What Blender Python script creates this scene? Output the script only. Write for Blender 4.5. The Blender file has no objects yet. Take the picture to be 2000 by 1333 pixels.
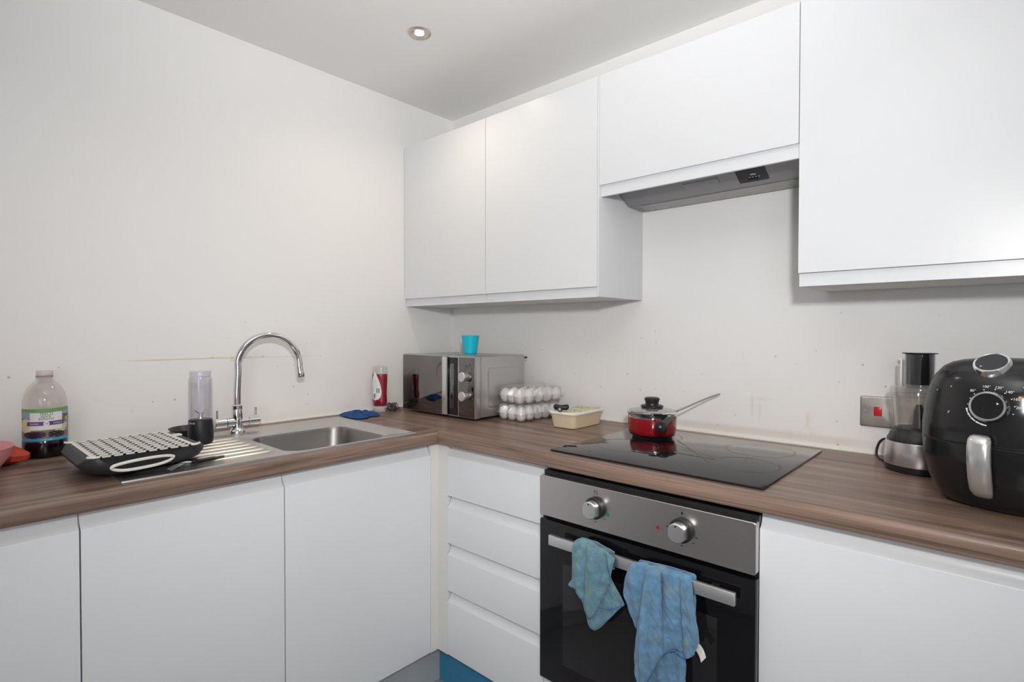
import bpy, bmesh, math, random
from mathutils import Vector, Matrix
random.seed(7)
PI = math.pi
SC = bpy.context.scene
COL = SC.collection

# ------------------------------------------------------------------ materials
def nodes(name):
    m = bpy.data.materials.new(name); m.use_nodes = True
    nt = m.node_tree; b = nt.nodes['Principled BSDF']
    return m, nt, b

def N(nt, kind, **kw):
    n = nt.nodes.new(kind)
    for k, v in kw.items():
        if k in n.inputs: n.inputs[k].default_value = v
        else: setattr(n, k, v)
    return n

def L(nt, a, b): nt.links.new(a, b)

def mat(name, col, rough=.5, metal=0., var=.0, vscale=8., bump=0., bscale=200., spec=.5, coat=0., rvar=0., stretch=None):
    m, nt, b = nodes(name)
    b.inputs['Base Color'].default_value = (*col, 1)
    b.inputs['Roughness'].default_value = rough
    b.inputs['Metallic'].default_value = metal
    b.inputs['Specular IOR Level'].default_value = spec
    if coat: b.inputs['Coat Weight'].default_value = coat; b.inputs['Coat Roughness'].default_value = .05
    tc = N(nt, 'ShaderNodeTexCoord'); src = tc.outputs['Object']
    if stretch:
        mp = N(nt, 'ShaderNodeMapping'); mp.inputs['Scale'].default_value = stretch
        L(nt, src, mp.inputs['Vector']); src = mp.outputs['Vector']
    if var or rvar:
        nz = N(nt, 'ShaderNodeTexNoise', Scale=vscale, Detail=4.); L(nt, src, nz.inputs['Vector'])
        if var:
            mx = N(nt, 'ShaderNodeMix', data_type='RGBA')
            mx.inputs['A'].default_value = (*[max(0, c*(1-var)) for c in col], 1)
            mx.inputs['B'].default_value = (*[min(1, c*(1+var)) for c in col], 1)
            L(nt, nz.outputs['Fac'], mx.inputs['Factor']); L(nt, mx.outputs['Result'], b.inputs['Base Color'])
        if rvar:
            mr = N(nt, 'ShaderNodeMapRange'); mr.inputs['To Min'].default_value = max(.02, rough-rvar); mr.inputs['To Max'].default_value = rough+rvar
            L(nt, nz.outputs['Fac'], mr.inputs['Value']); L(nt, mr.outputs['Result'], b.inputs['Roughness'])
    if bump:
        nb = N(nt, 'ShaderNodeTexNoise', Scale=bscale, Detail=3.); L(nt, src, nb.inputs['Vector'])
        bp = N(nt, 'ShaderNodeBump', Strength=bump, Distance=.002); L(nt, nb.outputs['Fac'], bp.inputs['Height'])
        L(nt, bp.outputs['Normal'], b.inputs['Normal'])
    return m

def clear(name, tint=(.95, .95, .96), gloss=.12, rough=.06, milky=0.):
    m = bpy.data.materials.new(name); m.use_nodes = True; nt = m.node_tree; nt.nodes.clear()
    o = N(nt, 'ShaderNodeOutputMaterial')
    tr = N(nt, 'ShaderNodeBsdfTransparent'); tr.inputs['Color'].default_value = (*tint, 1)
    gl = N(nt, 'ShaderNodeBsdfGlossy', Roughness=rough); gl.inputs['Color'].default_value = (1, 1, 1, 1)
    lw = N(nt, 'ShaderNodeLayerWeight', Blend=.25)
    mr = N(nt, 'ShaderNodeMapRange'); mr.inputs['To Min'].default_value = gloss*.4; mr.inputs['To Max'].default_value = min(.8, gloss*4)
    L(nt, lw.outputs['Facing'], mr.inputs['Value'])
    mx = N(nt, 'ShaderNodeMixShader'); L(nt, mr.outputs['Result'], mx.inputs['Fac'])
    L(nt, tr.outputs['BSDF'], mx.inputs[1]); L(nt, gl.outputs['BSDF'], mx.inputs[2])
    last = mx.outputs['Shader']
    if milky:
        df = N(nt, 'ShaderNodeBsdfDiffuse'); df.inputs['Color'].default_value = (*[min(1, c*.9) for c in tint], 1)
        m2 = N(nt, 'ShaderNodeMixShader', Fac=milky); L(nt, last, m2.inputs[1]); L(nt, df.outputs['BSDF'], m2.inputs[2]); last = m2.outputs['Shader']
    L(nt, last, o.inputs['Surface'])
    return m

def wall_mat(name, axis, col):
    # painted plaster with cooking splashes and specks low down; axis = the wall's in-plane horizontal axis
    m, nt, b = nodes(name)
    b.inputs['Roughness'].default_value = .55
    tc = N(nt, 'ShaderNodeTexCoord'); sp = N(nt, 'ShaderNodeSeparateXYZ'); L(nt, tc.outputs['Object'], sp.inputs['Vector'])
    def rng(sock, a, b_, c=0., d=1.):
        r = N(nt, 'ShaderNodeMapRange'); r.clamp = True
        for k, v in (('From Min', a), ('From Max', b_), ('To Min', c), ('To Max', d)): r.inputs[k].default_value = v
        L(nt, sock, r.inputs['Value']); return r.outputs['Result']
    def mul(a, b_):
        x = N(nt, 'ShaderNodeMath', operation='MULTIPLY')
        for i, s in enumerate((a, b_)):
            if isinstance(s, (int, float)): x.inputs[i].default_value = s
            else: L(nt, s, x.inputs[i])
        return x.outputs[0]
    zz = sp.outputs['Z']; hh = sp.outputs[axis]
    low = mul(rng(zz, 1.32, .93), rng(zz, .88, .91))
    # sparse specks
    cb = N(nt, 'ShaderNodeCombineXYZ'); L(nt, hh, cb.inputs['X']); L(nt, zz, cb.inputs['Y'])
    vo = N(nt, 'ShaderNodeTexVoronoi', voronoi_dimensions='2D', Scale=17.); L(nt, cb.outputs[0], vo.inputs['Vector'])
    spread = N(nt, 'ShaderNodeSeparateColor'); L(nt, vo.outputs['Color'], spread.inputs['Color'])
    lim = rng(spread.outputs['Red'], .62, 1., .0, .065)
    lt = N(nt, 'ShaderNodeMath', operation='LESS_THAN'); L(nt, vo.outputs['Distance'], lt.inputs[0]); L(nt, lim, lt.inputs[1])
    speck = mul(lt.outputs[0], rng(zz, 1.38, 1.1))
    # faint yellowish greasy blotches
    nz = N(nt, 'ShaderNodeTexNoise', Scale=9., Detail=6., Roughness=.65); L(nt, tc.outputs['Object'], nz.inputs['Vector'])
    blot = mul(rng(nz.outputs['Fac'], .58, .74), low)
    n2 = N(nt, 'ShaderNodeTexNoise', Scale=60., Detail=4.); L(nt, tc.outputs['Object'], n2.inputs['Vector'])
    base = N(nt, 'ShaderNodeRGB'); base.outputs[0].default_value = (*col, 1)
    cur = base.outputs[0]
    def over(fac, c, k):
        nonlocal cur
        x = N(nt, 'ShaderNodeMix', data_type='RGBA'); L(nt, mul(fac, k), x.inputs['Factor']); L(nt, cur, x.inputs['A']); x.inputs['B'].default_value = (*c, 1)
        cur = x.outputs['Result']
    over(blot, (.62, .53, .36), .28)
    over(low, (.78, .70, .60), .22)
    def band(sock, c, w, soft):
        d = N(nt, 'ShaderNodeMath', operation='SUBTRACT'); L(nt, sock, d.inputs[0]); d.inputs[1].default_value = c
        a = N(nt, 'ShaderNodeMath', operation='ABSOLUTE'); L(nt, d.outputs[0], a.inputs[0])
        return rng(a.outputs[0], w+soft, w)
    if axis == 'X':
        br = rng(nz.outputs['Fac'], .42, .62)
        for cx, z0, z1, w in ((1.457, .945, 1.045, .0022), (1.48, .975, 1.02, .0014), (1.30, .93, .955, .006), (1.62, .99, 1.0, .004)):
            over(mul(br, mul(band(hh, cx, w, .004), band(zz, (z0+z1)/2, (z1-z0)/2, .02))), (.66, .46, .28), .30)
        over(mul(br, mul(band(hh, 1.50, .02, .03), band(zz, 1.043, .002, .008))), (.70, .55, .34), .35)
        over(mul(band(hh, 1.42, .30, .1), band(zz, .935, .006, .012)), (.55, .44, .35), .35)
    else:
        over(mul(band(hh, -1.16, .13, .12), band(zz, 1.163, .0012, .0016)), (.60, .54, .33), .7)
        over(mul(band(hh, -1.052, .006, .006), band(zz, 1.158, .007, .005)), (.72, .68, .30), .5)
        over(mul(band(hh, -.9, .1, .08), band(zz, 1.160, .001, .0016)), (.66, .62, .45), .4)
    over(mul(speck, rng(n2.outputs['Fac'], .40, .55)), (.34, .26, .15), .6)
    L(nt, cur, b.inputs['Base Color'])
    bp = N(nt, 'ShaderNodeBump', Strength=.05, Distance=.002); L(nt, n2.outputs['Fac'], bp.inputs['Height']); L(nt, bp.outputs['Normal'], b.inputs['Normal'])
    return m

def wood_mat(name, along):
    m, nt, b = nodes(name)
    tc = N(nt, 'ShaderNodeTexCoord')
    def noise(sc, d, w=0.):
        mp = N(nt, 'ShaderNodeMapping'); mp.inputs['Scale'].default_value = sc; L(nt, tc.outputs['Object'], mp.inputs['Vector'])
        n = N(nt, 'ShaderNodeTexNoise', Scale=1., Detail=d, Roughness=.6, Distortion=w); L(nt, mp.outputs['Vector'], n.inputs['Vector']); return n.outputs['Fac']
    s = lambda a, c: (a, c, c) if along == 'X' else (c, a, c)
    broad = noise(s(1.3, 26.), 3., .6); fine = noise(s(5., 230.), 3., .2); streak = noise(s(1.5, 95.), 3., 1.1)
    cr = N(nt, 'ShaderNodeValToRGB'); e = cr.color_ramp.elements
    e[0].position = .30; e[0].color = (.105, .066, .050, 1); e[1].position = .72; e[1].color = (.34, .228, .172, 1)
    x = cr.color_ramp.elements.new(.47); x.color = (.222, .146, .110, 1)
    L(nt, broad, cr.inputs['Fac'])
    r = N(nt, 'ShaderNodeMapRange'); r.inputs['From Min'].default_value = .30; r.inputs['From Max'].default_value = .43; r.inputs['To Min'].default_value = .48; r.inputs['To Max'].default_value = 1.
    L(nt, streak, r.inputs['Value'])
    f = N(nt, 'ShaderNodeMapRange'); f.inputs['From Min'].default_value = .3; f.inputs['From Max'].default_value = .7; f.inputs['To Min'].default_value = .82; f.inputs['To Max'].default_value = 1.12
    L(nt, fine, f.inputs['Value'])
    mu = N(nt, 'ShaderNodeMath', operation='MULTIPLY'); L(nt, r.outputs[0], mu.inputs[0]); L(nt, f.outputs[0], mu.inputs[1])
    v = N(nt, 'ShaderNodeVectorMath', operation='SCALE'); L(nt, cr.outputs['Color'], v.inputs[0]); L(nt, mu.outputs[0], v.inputs['Scale'])
    L(nt, v.outputs[0], b.inputs['Base Color']); b.inputs['Roughness'].default_value = .36
    bp = N(nt, 'ShaderNodeBump', Strength=.08, Distance=.001); L(nt, fine, bp.inputs['Height']); L(nt, bp.outputs['Normal'], b.inputs['Normal'])
    return m

def cloth_mat(name, col, green=.35):
    m, nt, b = nodes(name)
    tc = N(nt, 'ShaderNodeTexCoord'); b.inputs['Roughness'].default_value = .95; b.inputs['Specular IOR Level'].default_value = .1
    b.inputs['Sheen Weight'].default_value = .3
    n1 = N(nt, 'ShaderNodeTexNoise', Scale=22., Detail=5.); n2 = N(nt, 'ShaderNodeTexNoise', Scale=60., Detail=4.); n3 = N(nt, 'ShaderNodeTexNoise', Scale=700., Detail=2.)
    for n in (n1, n2, n3): L(nt, tc.outputs['Object'], n.inputs['Vector'])
    def mx(a, bcol, fac, lo, hi, k):
        r = N(nt, 'ShaderNodeMapRange'); r.inputs['From Min'].default_value = lo; r.inputs['From Max'].default_value = hi; r.inputs['To Max'].default_value = k
        L(nt, fac, r.inputs['Value']); x = N(nt, 'ShaderNodeMix', data_type='RGBA'); L(nt, r.outputs[0], x.inputs['Factor'])
        if isinstance(a, tuple): x.inputs['A'].default_value = (*a, 1)
        else: L(nt, a, x.inputs['A'])
        x.inputs['B'].default_value = (*bcol, 1); return x.outputs['Result']
    c = mx(col, tuple(min(1, q*1.45) for q in col), n2.outputs['Fac'], .35, .7, 1.)
    c = mx(c, (.24, .33, .22), n1.outputs['Fac'], .55, .72, green)
    c = mx(c, (.06, .06, .05), n2.outputs['Fac'], .68, .74, .5)
    L(nt, c, b.inputs['Base Color'])
    bp = N(nt, 'ShaderNodeBump', Strength=.6, Distance=.003); L(nt, n3.outputs['Fac'], bp.inputs['Height']); L(nt, bp.outputs['Normal'], b.inputs['Normal'])
    return m

def lid_print_mat(name):
    m, nt, b = nodes(name); b.inputs['Roughness'].default_value = .35
    tc = N(nt, 'ShaderNodeTexCoord'); sp = N(nt, 'ShaderNodeSeparateXYZ'); L(nt, tc.outputs['Object'], sp.inputs['Vector'])
    nz = N(nt, 'ShaderNodeTexNoise', Scale=60., Detail=3.); L(nt, tc.outputs['Object'], nz.inputs['Vector'])
    cr = N(nt, 'ShaderNodeValToRGB'); e = cr.color_ramp.elements; cr.color_ramp.interpolation = 'CONSTANT'
    e[0].position = 0; e[0].color = (.09, .11, .03, 1); e[1].position = .40; e[1].color = (.75, .62, .10, 1)
    for p, c in ((.48, (.80, .76, .48)), (.55, (.30, .36, .06)), (.60, (.82, .78, .62))):
        x = cr.color_ramp.elements.new(p); x.color = (*c, 1)
    L(nt, nz.outputs['Fac'], cr.inputs['Fac'])
    r = N(nt, 'ShaderNodeMapRange'); r.inputs['From Min'].default_value = -.02; r.inputs['From Max'].default_value = -.03; L(nt, sp.outputs['X'], r.inputs['Value'])
    x = N(nt, 'ShaderNodeMix', data_type='RGBA'); L(nt, r.outputs[0], x.inputs['Factor']); L(nt, cr.outputs['Color'], x.inputs['A']); x.inputs['B'].default_value = (.36, .52, .66, 1)
    L(nt, x.outputs['Result'], b.inputs['Base Color'])
    return m

def emit(name, col, s):
    m = bpy.data.materials.new(name); m.use_nodes = True; b = m.node_tree.nodes['Principled BSDF']
    b.inputs['Base Color'].default_value = (*col, 1); b.inputs['Emission Color'].default_value = (*col, 1); b.inputs['Emission Strength'].default_value = s
    return m

WALLC = (.86, .853, .845)
M = dict(
    wallL=wall_mat('wall_paint_left', 'Y', WALLC), wallB=wall_mat('wall_paint_back', 'X', WALLC),
    paint=mat('plain_paint', WALLC, .6, bump=.05, bscale=120),
    ceil=mat('ceiling_paint', (.87, .862, .85), .7, var=.02, vscale=3),
    floor=mat('floor_vinyl', (.30, .305, .32), .45, var=.15, vscale=12),
    white=mat('white_satin_door', (.762, .775, .793), .32, var=.012, vscale=5, bump=.02, bscale=60),
    carcass=mat('white_melamine', (.76, .76, .75), .5, var=.015, vscale=7),
    cream=mat('aged_white_filler', (.79, .775, .745), .45, var=.02, vscale=9),
    woodX=wood_mat('walnut_laminate_back_run', 'X'), woodY=wood_mat('walnut_laminate_left_run', 'Y'),
    steel=mat('brushed_steel', (.56, .53, .51), .30, 1., var=.05, vscale=6, rvar=.05, stretch=(2, 2, 60)),
    sinksteel=mat('sink_steel', (.60, .58, .56), .30, 1., var=.04, vscale=20, rvar=.06),
    shadedbowlsteel=mat('sink_bowl_steel_shaded', (.31, .295, .28), .34, 1., var=.05, vscale=25, rvar=.05),  # same steel as the deck, with the deep bowl's shade put into its colour
    chrome=mat('chrome', (.80, .80, .81), .07, 1., rvar=.03, vscale=30),
    knobsteel=mat('satin_knob', (.74, .74, .74), .38, 1., rvar=.05, vscale=40),
    blackglass=mat('black_glass', (.004, .004, .005), .06, 0., spec=.36, rvar=.03, vscale=14),
    hobglass=mat('hob_glass', (.012, .011, .012), .05, 0., spec=.5, rvar=.03, vscale=11),
    smear=mat('dried_spill', (.10, .09, .085), .55, var=.3, vscale=40),
    hobring=mat('hob_zone_print', (.075, .07, .07), .3, var=.2, vscale=60),
    blackplastic=mat('black_plastic', (.012, .012, .013), .38, rvar=.06, vscale=20),
    glossblack=mat('gloss_black_plastic', (.010, .010, .011), .16, rvar=.04, vscale=9),
    greyblack=mat('charcoal_plastic', (.035, .036, .040), .55, var=.08, vscale=30, bump=.1, bscale=600),
    mirror=mat('dark_mirror_glass', (.20, .19, .19), .05, 1., rvar=.03, vscale=8, var=.12),
    mwsilver=mat('silver_painted_steel', (.50, .49, .48), .36, .8, var=.02, vscale=6),
    hoodgrey=mat('hood_silver_grey', (.30, .30, .31), .42, .5, var=.03, vscale=9),
    hoodfilter=mat('hood_filter_mesh', (.42, .41, .40), .45, .6, var=.15, vscale=220),
    darkpanel=mat('dark_panel', (.02, .022, .03), .35, rvar=.05, vscale=30),
    palegrey=mat('pale_grey_plastic', (.42, .41, .40), .5, var=.05, vscale=40),
    plinthgrey=mat('grey_plinth', (.42, .44, .455), .45, .0, var=.05, vscale=14),
    plinthblue=mat('blue_film', (.045, .24, .44), .3, var=.12, vscale=14),
    seal=mat('white_sealant', (.80, .77, .70), .5, var=.08, vscale=40),
    turq=mat('turquoise_plastic', (.0, .54, .70), .38, var=.03, vscale=20),
    red=mat('red_enamel', (.27, .005, .010), .16, var=.06, vscale=10, coat=.5),
    sauce=mat('red_sauce', (.30, .004, .018), .2, var=.12, vscale=30),
    paper=mat('white_label', (.78, .77, .75), .5, var=.02, vscale=60),
    ink=mat('black_ink', (.02, .02, .02), .6, var=.1, vscale=60),
    whiteink=mat('white_print', (.80, .80, .80), .5, var=.03, vscale=60),
    orangeink=mat('orange_print', (.85, .22, .06), .5, var=.03, vscale=60),
    egg=mat('egg_shell', (.86, .82, .80), .5, var=.03, vscale=25),
    eggpink=mat('egg_shell_stained', (.80, .72, .74), .5, var=.12, vscale=60),
    tub=mat('cream_tub', (.68, .57, .40), .4, var=.04, vscale=25),
    tublid=mat('pale_lid', (.80, .77, .70), .35, var=.03, vscale=25), lidprint=lid_print_mat('printed_lid_top'),
    clear=clear('clear_plastic', gloss=.10), carton=clear('clear_carton', (.94, .94, .95), gloss=.24, rough=.07, milky=.07),
    procclear=clear('processor_clear', (.93, .92, .91), gloss=.12, milky=.02), jar=clear('smoky_clear_jar', (.93, .925, .95), gloss=.08, milky=.07), glass=clear('lid_glass', (.80, .80, .80), gloss=.25, rough=.03, milky=.08),
    pale=clear('frosted_pale_plastic', (.9, .87, .87), gloss=.08, milky=.45),
    bottle=clear('bottle_plastic', (.92, .90, .89), gloss=.09, milky=.05),
    juice=mat('blackcurrant_juice', (.006, .002, .004), .12, var=.2, vscale=10),
    bluecloth=mat('dark_blue_cloth', (.006, .065, .22), .85, var=.25, vscale=50, bump=.5, bscale=300),
    wool=mat('steel_wool', (.20, .18, .18), .35, .9, var=.3, vscale=80),
    ivory=mat('ivory_plastic', (.76, .74, .69), .45, var=.02, vscale=20),
    pink=mat('pink_plastic', (.74, .31, .33), .4, var=.04, vscale=14),
    net=mat('red_net', (.50, .055, .02), .6, var=.4, vscale=70, bump=.7, bscale=160),
    towelA=cloth_mat('blue_microfibre_green_tinge', (.11, .22, .275), .8), towelB=cloth_mat('blue_microfibre', (.115, .235, .365), .65),
    hem=mat('blue_hem', (.07, .20, .42), .9, var=.1, vscale=60),
    plate=mat('worn_steel_plate', (.50, .48, .45), .38, 1., var=.25, vscale=30, rvar=.12),
    redrocker=mat('red_switch', (.62, .01, .02), .3, var=.05, vscale=30),
    afgrey=mat('satin_black_shell', (.022, .021, .023), .36, rvar=.05, vscale=12),
    handle=mat('silver_painted_plastic', (.66, .66, .65), .24, .75, var=.03, vscale=12),
    greenled=mat('green_lens', (.0, .22, .09), .3, var=.1, vscale=50), redled=mat('red_lens', (.35, .01, .02), .3, var=.1, vscale=50),
    lgreen=mat('label_green', (.16, .36, .10), .45, var=.1, vscale=30), lblue=mat('label_cyan', (.03, .36, .58), .45, var=.06, vscale=30),
    lsky=mat('label_sky', (.28, .36, .55), .45, var=.15, vscale=40), lpurple=mat('label_purple', (.13, .045, .22), .45, var=.1, vscale=40),
    lapple=mat('label_apple', (.62, .60, .34), .45, var=.15, vscale=40), lberry=mat('label_berry', (.035, .012, .035), .35, var=.6, vscale=120),
    lbrown=mat('label_brown', (.22, .15, .12), .45, var=.2, vscale=60), lleaf=mat('label_leaf', (.07, .13, .05), .45, var=.3, vscale=80),
    lamp=emit('warm_lamp', (1., .80, .55), 14.), bezel=mat('nickel_bezel', (.60, .55, .50), .3, .9, rvar=.05, vscale=30),
    brush=mat('tag_white', (.74, .71, .64), .8, var=.1, vscale=80),
)

# ------------------------------------------------------------------ mesh helpers
def obj(name, bm, m, parent=None, smooth=40, shift=None):
    bmesh.ops.recalc_face_normals(bm, faces=bm.faces[:])
    me = bpy.data.meshes.new(name)
    if shift is not None: bmesh.ops.translate(bm, verts=bm.verts[:], vec=-Vector(shift))
    bm.to_mesh(me); bm.free()
    for x in (m if isinstance(m, (list, tuple)) else [m]): me.materials.append(x)
    if smooth:
        for p in me.polygons: p.use_smooth = True
        me.set_sharp_from_angle(angle=math.radians(smooth))
    o = bpy.data.objects.new(name, me); COL.objects.link(o)
    if parent is not None: o.parent = parent
    return o

def tag(o, label, cat, group=None):
    o['label'] = label; o['category'] = cat
    if group: o['group'] = group
    return o

def thing(name, label, cat, loc=(0, 0, 0), rz=0., group=None):
    o = bpy.data.objects.new(name, None); COL.objects.link(o); o.location = loc; o.rotation_euler = (0, 0, rz)
    o.empty_display_size = .05
    return tag(o, label, cat, group)

def struct(name, bm, m):
    o = obj(name, bm, m); o['kind'] = 'structure'; return o

def add_box(bm, x0, x1, y0, y1, z0, z1, bev=0., seg=2):
    r = bmesh.ops.create_cube(bm, size=1.)
    vs = r['verts']
    for v in vs: v.co = Vector((x0+(v.co.x+.5)*(x1-x0), y0+(v.co.y+.5)*(y1-y0), z0+(v.co.z+.5)*(z1-z0)))
    if bev:
        es = list({e for v in vs for e in v.link_edges})
        bmesh.ops.bevel(bm, geom=es, offset=bev, segments=seg, affect='EDGES', profile=.5)
    return bm

def box(*a, **k): return add_box(bmesh.new(), *a, **k)

def loft(bm, rings, closed=True, cap0=True, cap1=True, mi=0):
    vr = [[bm.verts.new(p) for p in r] for r in rings]; n = len(vr[0])
    for a, b in zip(vr, vr[1:]):
        for i in range(n if closed else n-1):
            j = (i+1) % n
            f = bm.faces.new((a[i], a[j], b[j], b[i])); f.material_index = mi
    if closed and cap0: bm.faces.new(vr[0][::-1]).material_index = mi
    if closed and cap1: bm.faces.new(vr[-1]).material_index = mi
    return vr

def lathe(prof, n=40, cx=0., cy=0., bm=None, sx=1., sy=1., cap=True):
    bm = bm or bmesh.new()
    rings = [[(cx+max(r, 1e-4)*sx*math.cos(2*PI*i/n), cy+max(r, 1e-4)*sy*math.sin(2*PI*i/n), z) for i in range(n)] for r, z in prof]
    loft(bm, rings, True, cap, cap)
    return bm

def shell(prof, t, n=40, **k):
    # open vessel: outside profile then back down the inside
    return lathe(prof+[(max(r-t, .0004), z+(t if i == len(prof)-1 and False else 0)) for i, (r, z) in reversed(list(enumerate(prof)))][:-1]+[(max(prof[0][0]-t, .0004), prof[0][1]+t)], n, **k)

def tube(path, rad, n=10, bm=None, cap=True):
    bm = bm or bmesh.new(); P = [Vector(p) for p in path]
    R = rad if isinstance(rad, (list, tuple)) else [rad]*len(P)
    rings = []; up = None
    for i, p in enumerate(P):
        d = (P[min(i+1, len(P)-1)]-P[max(i-1, 0)]).normalized()
        if up is None:
            up = Vector((0, 0, 1)) if abs(d.z) < .9 else Vector((1, 0, 0))
        a = d.cross(up).normalized(); u = a.cross(d).normalized(); up = u
        r = R[i]; rx, ry = r if isinstance(r, tuple) else (r, r)
        rings.append([p+a*rx*math.cos(2*PI*k/n)+u*ry*math.sin(2*PI*k/n) for k in range(n)])
    loft(bm, rings, True, cap, cap); return bm

def prism(prof, fn, t0, t1, bm=None):
    bm = bm or bmesh.new()
    loft(bm, [[fn(a, b, t0) for a, b in prof], [fn(a, b, t1) for a, b in prof]])
    return bm

def rrect(x0, x1, y0, y1, r, z, n=6):
    out = []
    for cx, cy, a0 in ((x1-r, y1-r, 0), (x0+r, y1-r, 90), (x0+r, y0+r, 180), (x1-r, y0+r, 270)):
        for i in range(n+1):
            a = math.radians(a0+90*i/n); out.append((cx+r*math.cos(a), cy+r*math.sin(a), z))
    return out

def superell(cx, cy, rx, ry, z, e, n=48):
    out = []
    for i in range(n):
        a = 2*PI*i/n; c, s = math.cos(a), math.sin(a)
        out.append((cx+rx*math.copysign(abs(c)**(2/e), c), cy+ry*math.copysign(abs(s)**(2/e), s), z))
    return out

def bez(pts, n=8):
    # Catmull-Rom through points
    P = [Vector(p) for p in pts]; P = [P[0]*2-P[1]]+P+[P[-1]*2-P[-2]]; out = []
    for i in range(1, len(P)-2):
        for k in range(n):
            t = k/n; a, b, c, d = P[i-1:i+3]
            out.append(.5*((2*b)+(c-a)*t+(2*a-5*b+4*c-d)*t*t+(3*b-a-3*c+d)*t**3))
    out.append(P[-2]); return out

def text_bm(s, size, fn, ext=0.0, align='CENTER'):
    # lettering laid out flat then mapped by fn(u, v, w) -> point
    cu = bpy.data.curves.new('lettering', 'FONT'); cu.body = s; cu.size = size; cu.align_x = align; cu.align_y = 'CENTER'; cu.resolution_u = 3; cu.extrude = 0
    ob = bpy.data.objects.new('lettering', cu); me = ob.to_mesh()
    bm = bmesh.new(); bm.from_mesh(me); ob.to_mesh_clear(); bpy.data.objects.remove(ob); bpy.data.curves.remove(cu)
    if len(bm.edges) and size > .02: bmesh.ops.subdivide_edges(bm, edges=bm.edges[:], cuts=1)
    for v in bm.verts: v.co = Vector(fn(v.co.x, v.co.y, ext))
    return bm

def merge(*bms):
    out = bmesh.new()
    for b in bms:
        me = bpy.data.meshes.new('tmp'); b.to_mesh(me); b.free(); out.from_mesh(me); bpy.data.meshes.remove(me)
    return out

# ------------------------------------------------------------------ the room
TOP, UND = .91, .87           # worktop top and underside
CEIL = 2.314
RX, FY = 3.5, -3.7            # right wall and the wall behind the camera
struct('floor', box(-.1, RX+.1, FY-.1, .1, -.1, 0), M['floor'])
# ceiling with a hole-free slab
struct('ceiling', box(-.1, RX+.1, FY-.1, .1, CEIL, CEIL+.1), M['ceil'])
struct('wall_left', box(-.1, 0, FY-.1, .1, 0, CEIL), M['wallL'])
struct('wall_back', box(0, RX, 0, .1, 0, CEIL), M['wallB'])
struct('wall_right', box(RX, RX+.1, FY-.1, .1, 0, CEIL), M['paint'])
struct('wall_front', box(0, RX, FY-.1, FY, 0, CEIL), M['paint'])
# bead of sealant between worktop and walls
bm = bmesh.new()
tube([(.004, -2.25, TOP+.003), (.004, -.004, TOP+.003)], .0042, 8, bm)
tube([(.004, -.004, TOP+.003), (2.29, -.004, TOP+.003)], .0042, 8, bm)
struct('trim_1', bm, M['seal'])

# ------------------------------------------------------------------ base units
FX, FYR = .60, -.60           # door faces of the left run and of the back run
KZ = .14
def jtop(z0, zt, t=.02, h=.038):
    k = zt-h
    return [(0, z0), (t, z0), (t, k-.0015), (t-.0006, k), (t-.002, k+.0012), (t-.0075, k+.0055), (t-.0125, k+.012), (t-.0160, k+.021), (t-.0175, k+.031), (t-.018, zt), (0, zt)]
def jbot(zb, zt, t=.02, s=.034):
    return [(0, zt), (t, zt), (t, zb+s), (t-.011, zb+s+.001), (t-.011, zb+s-.004), (t-.0105, zb), (0, zb)]
fL = lambda a, b, t: (FX-.02+a, t, b)
fR = lambda a, b, t: (t, FYR+.02-a, b)
def carcass_bm(x0, x1, y0, y1, z0, z1, open_side, t=.016):
    bm = bmesh.new()
    if open_side == '+x':
        add_box(bm, x0, x1, y0, y0+t, z0, z1); add_box(bm, x0, x1, y1-t, y1, z0, z1); add_box(bm, x0, x0+.006, y0+t, y1-t, z0, z1)
    else:
        add_box(bm, x0, x0+t, y0, y1, z0, z1); add_box(bm, x1-t, x1, y0, y1, z0, z1); add_box(bm, x0+t, x1-t, y1-.006, y1, z0, z1)
    if open_side == '+x': add_box(bm, x0+.006, x1, y0+t, y1-t, z0, z0+t)
    else: add_box(bm, x0+t, x1-t, y0, y1-.006, z0, z0+t)
    return bm

for y0, y1, lab, sp in (
    (-2.036, -1.5925, 'white handleless base cabinet under the juice bottle, at the left edge of the photo', None),
    (-1.5895, -1.1475, 'white handleless base cabinet below the draining board with a faint splash on its door', [(.612, -1.35, .71), (.602, -1.25, .665)]),
    (-1.1445, -.6335, 'white handleless base cabinet below the sink bowl, next to the inside corner', [(.602, -.87, .74), (.602, -1.0, .52)])):
    c = Vector((0.3, (y0+y1)/2, 0))
    t = thing('base_cabinet', lab, 'cabinet', c, 0, 'base cabinets along the left wall')
    obj('carcass', carcass_bm(.004, FX-.021, y0-.001, y1+.001, KZ, UND-.001, '+x'), M['carcass'], t, shift=c)
    obj('door', prism(jtop(KZ+.005, UND-.002), fL, y0, y1), M['white'], t, shift=c)

c = Vector((.625, -.617, KZ))
t = thing('corner_post', 'narrow off-white corner filler between the sink cabinet and the drawers', 'filler panel', c)
bm = bmesh.new()
add_box(bm, FX-.018, FX-.002, -.6305, -.582, KZ+.001, UND-.002); 
obj('panel', bm, M['cream'], t, shift=c)
bm = bmesh.new(); add_box(bm, FX-.0015, .6475, FYR+.002, FYR+.018, KZ+.001, UND-.002)
obj('panel', bm, M['cream'], t, shift=c)

c = Vector((.86, -.3, 0))
t = thing('drawer_cabinet', 'white four-drawer base cabinet between the inside corner and the oven', 'cabinet', c)
obj('carcass', carcass_bm(.652, 1.072, FYR+.021, -.004, KZ, UND-.001, '-y'), M['carcass'], t, shift=c)
for z0, z1 in ((.695, .868), (.531, .6915), (.367, .5275), (.1455, .3635)):
    obj('drawer_front', prism(jtop(z0, z1, h=.036), fR, .6505, 1.0725), M['white'], t, shift=c)

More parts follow.
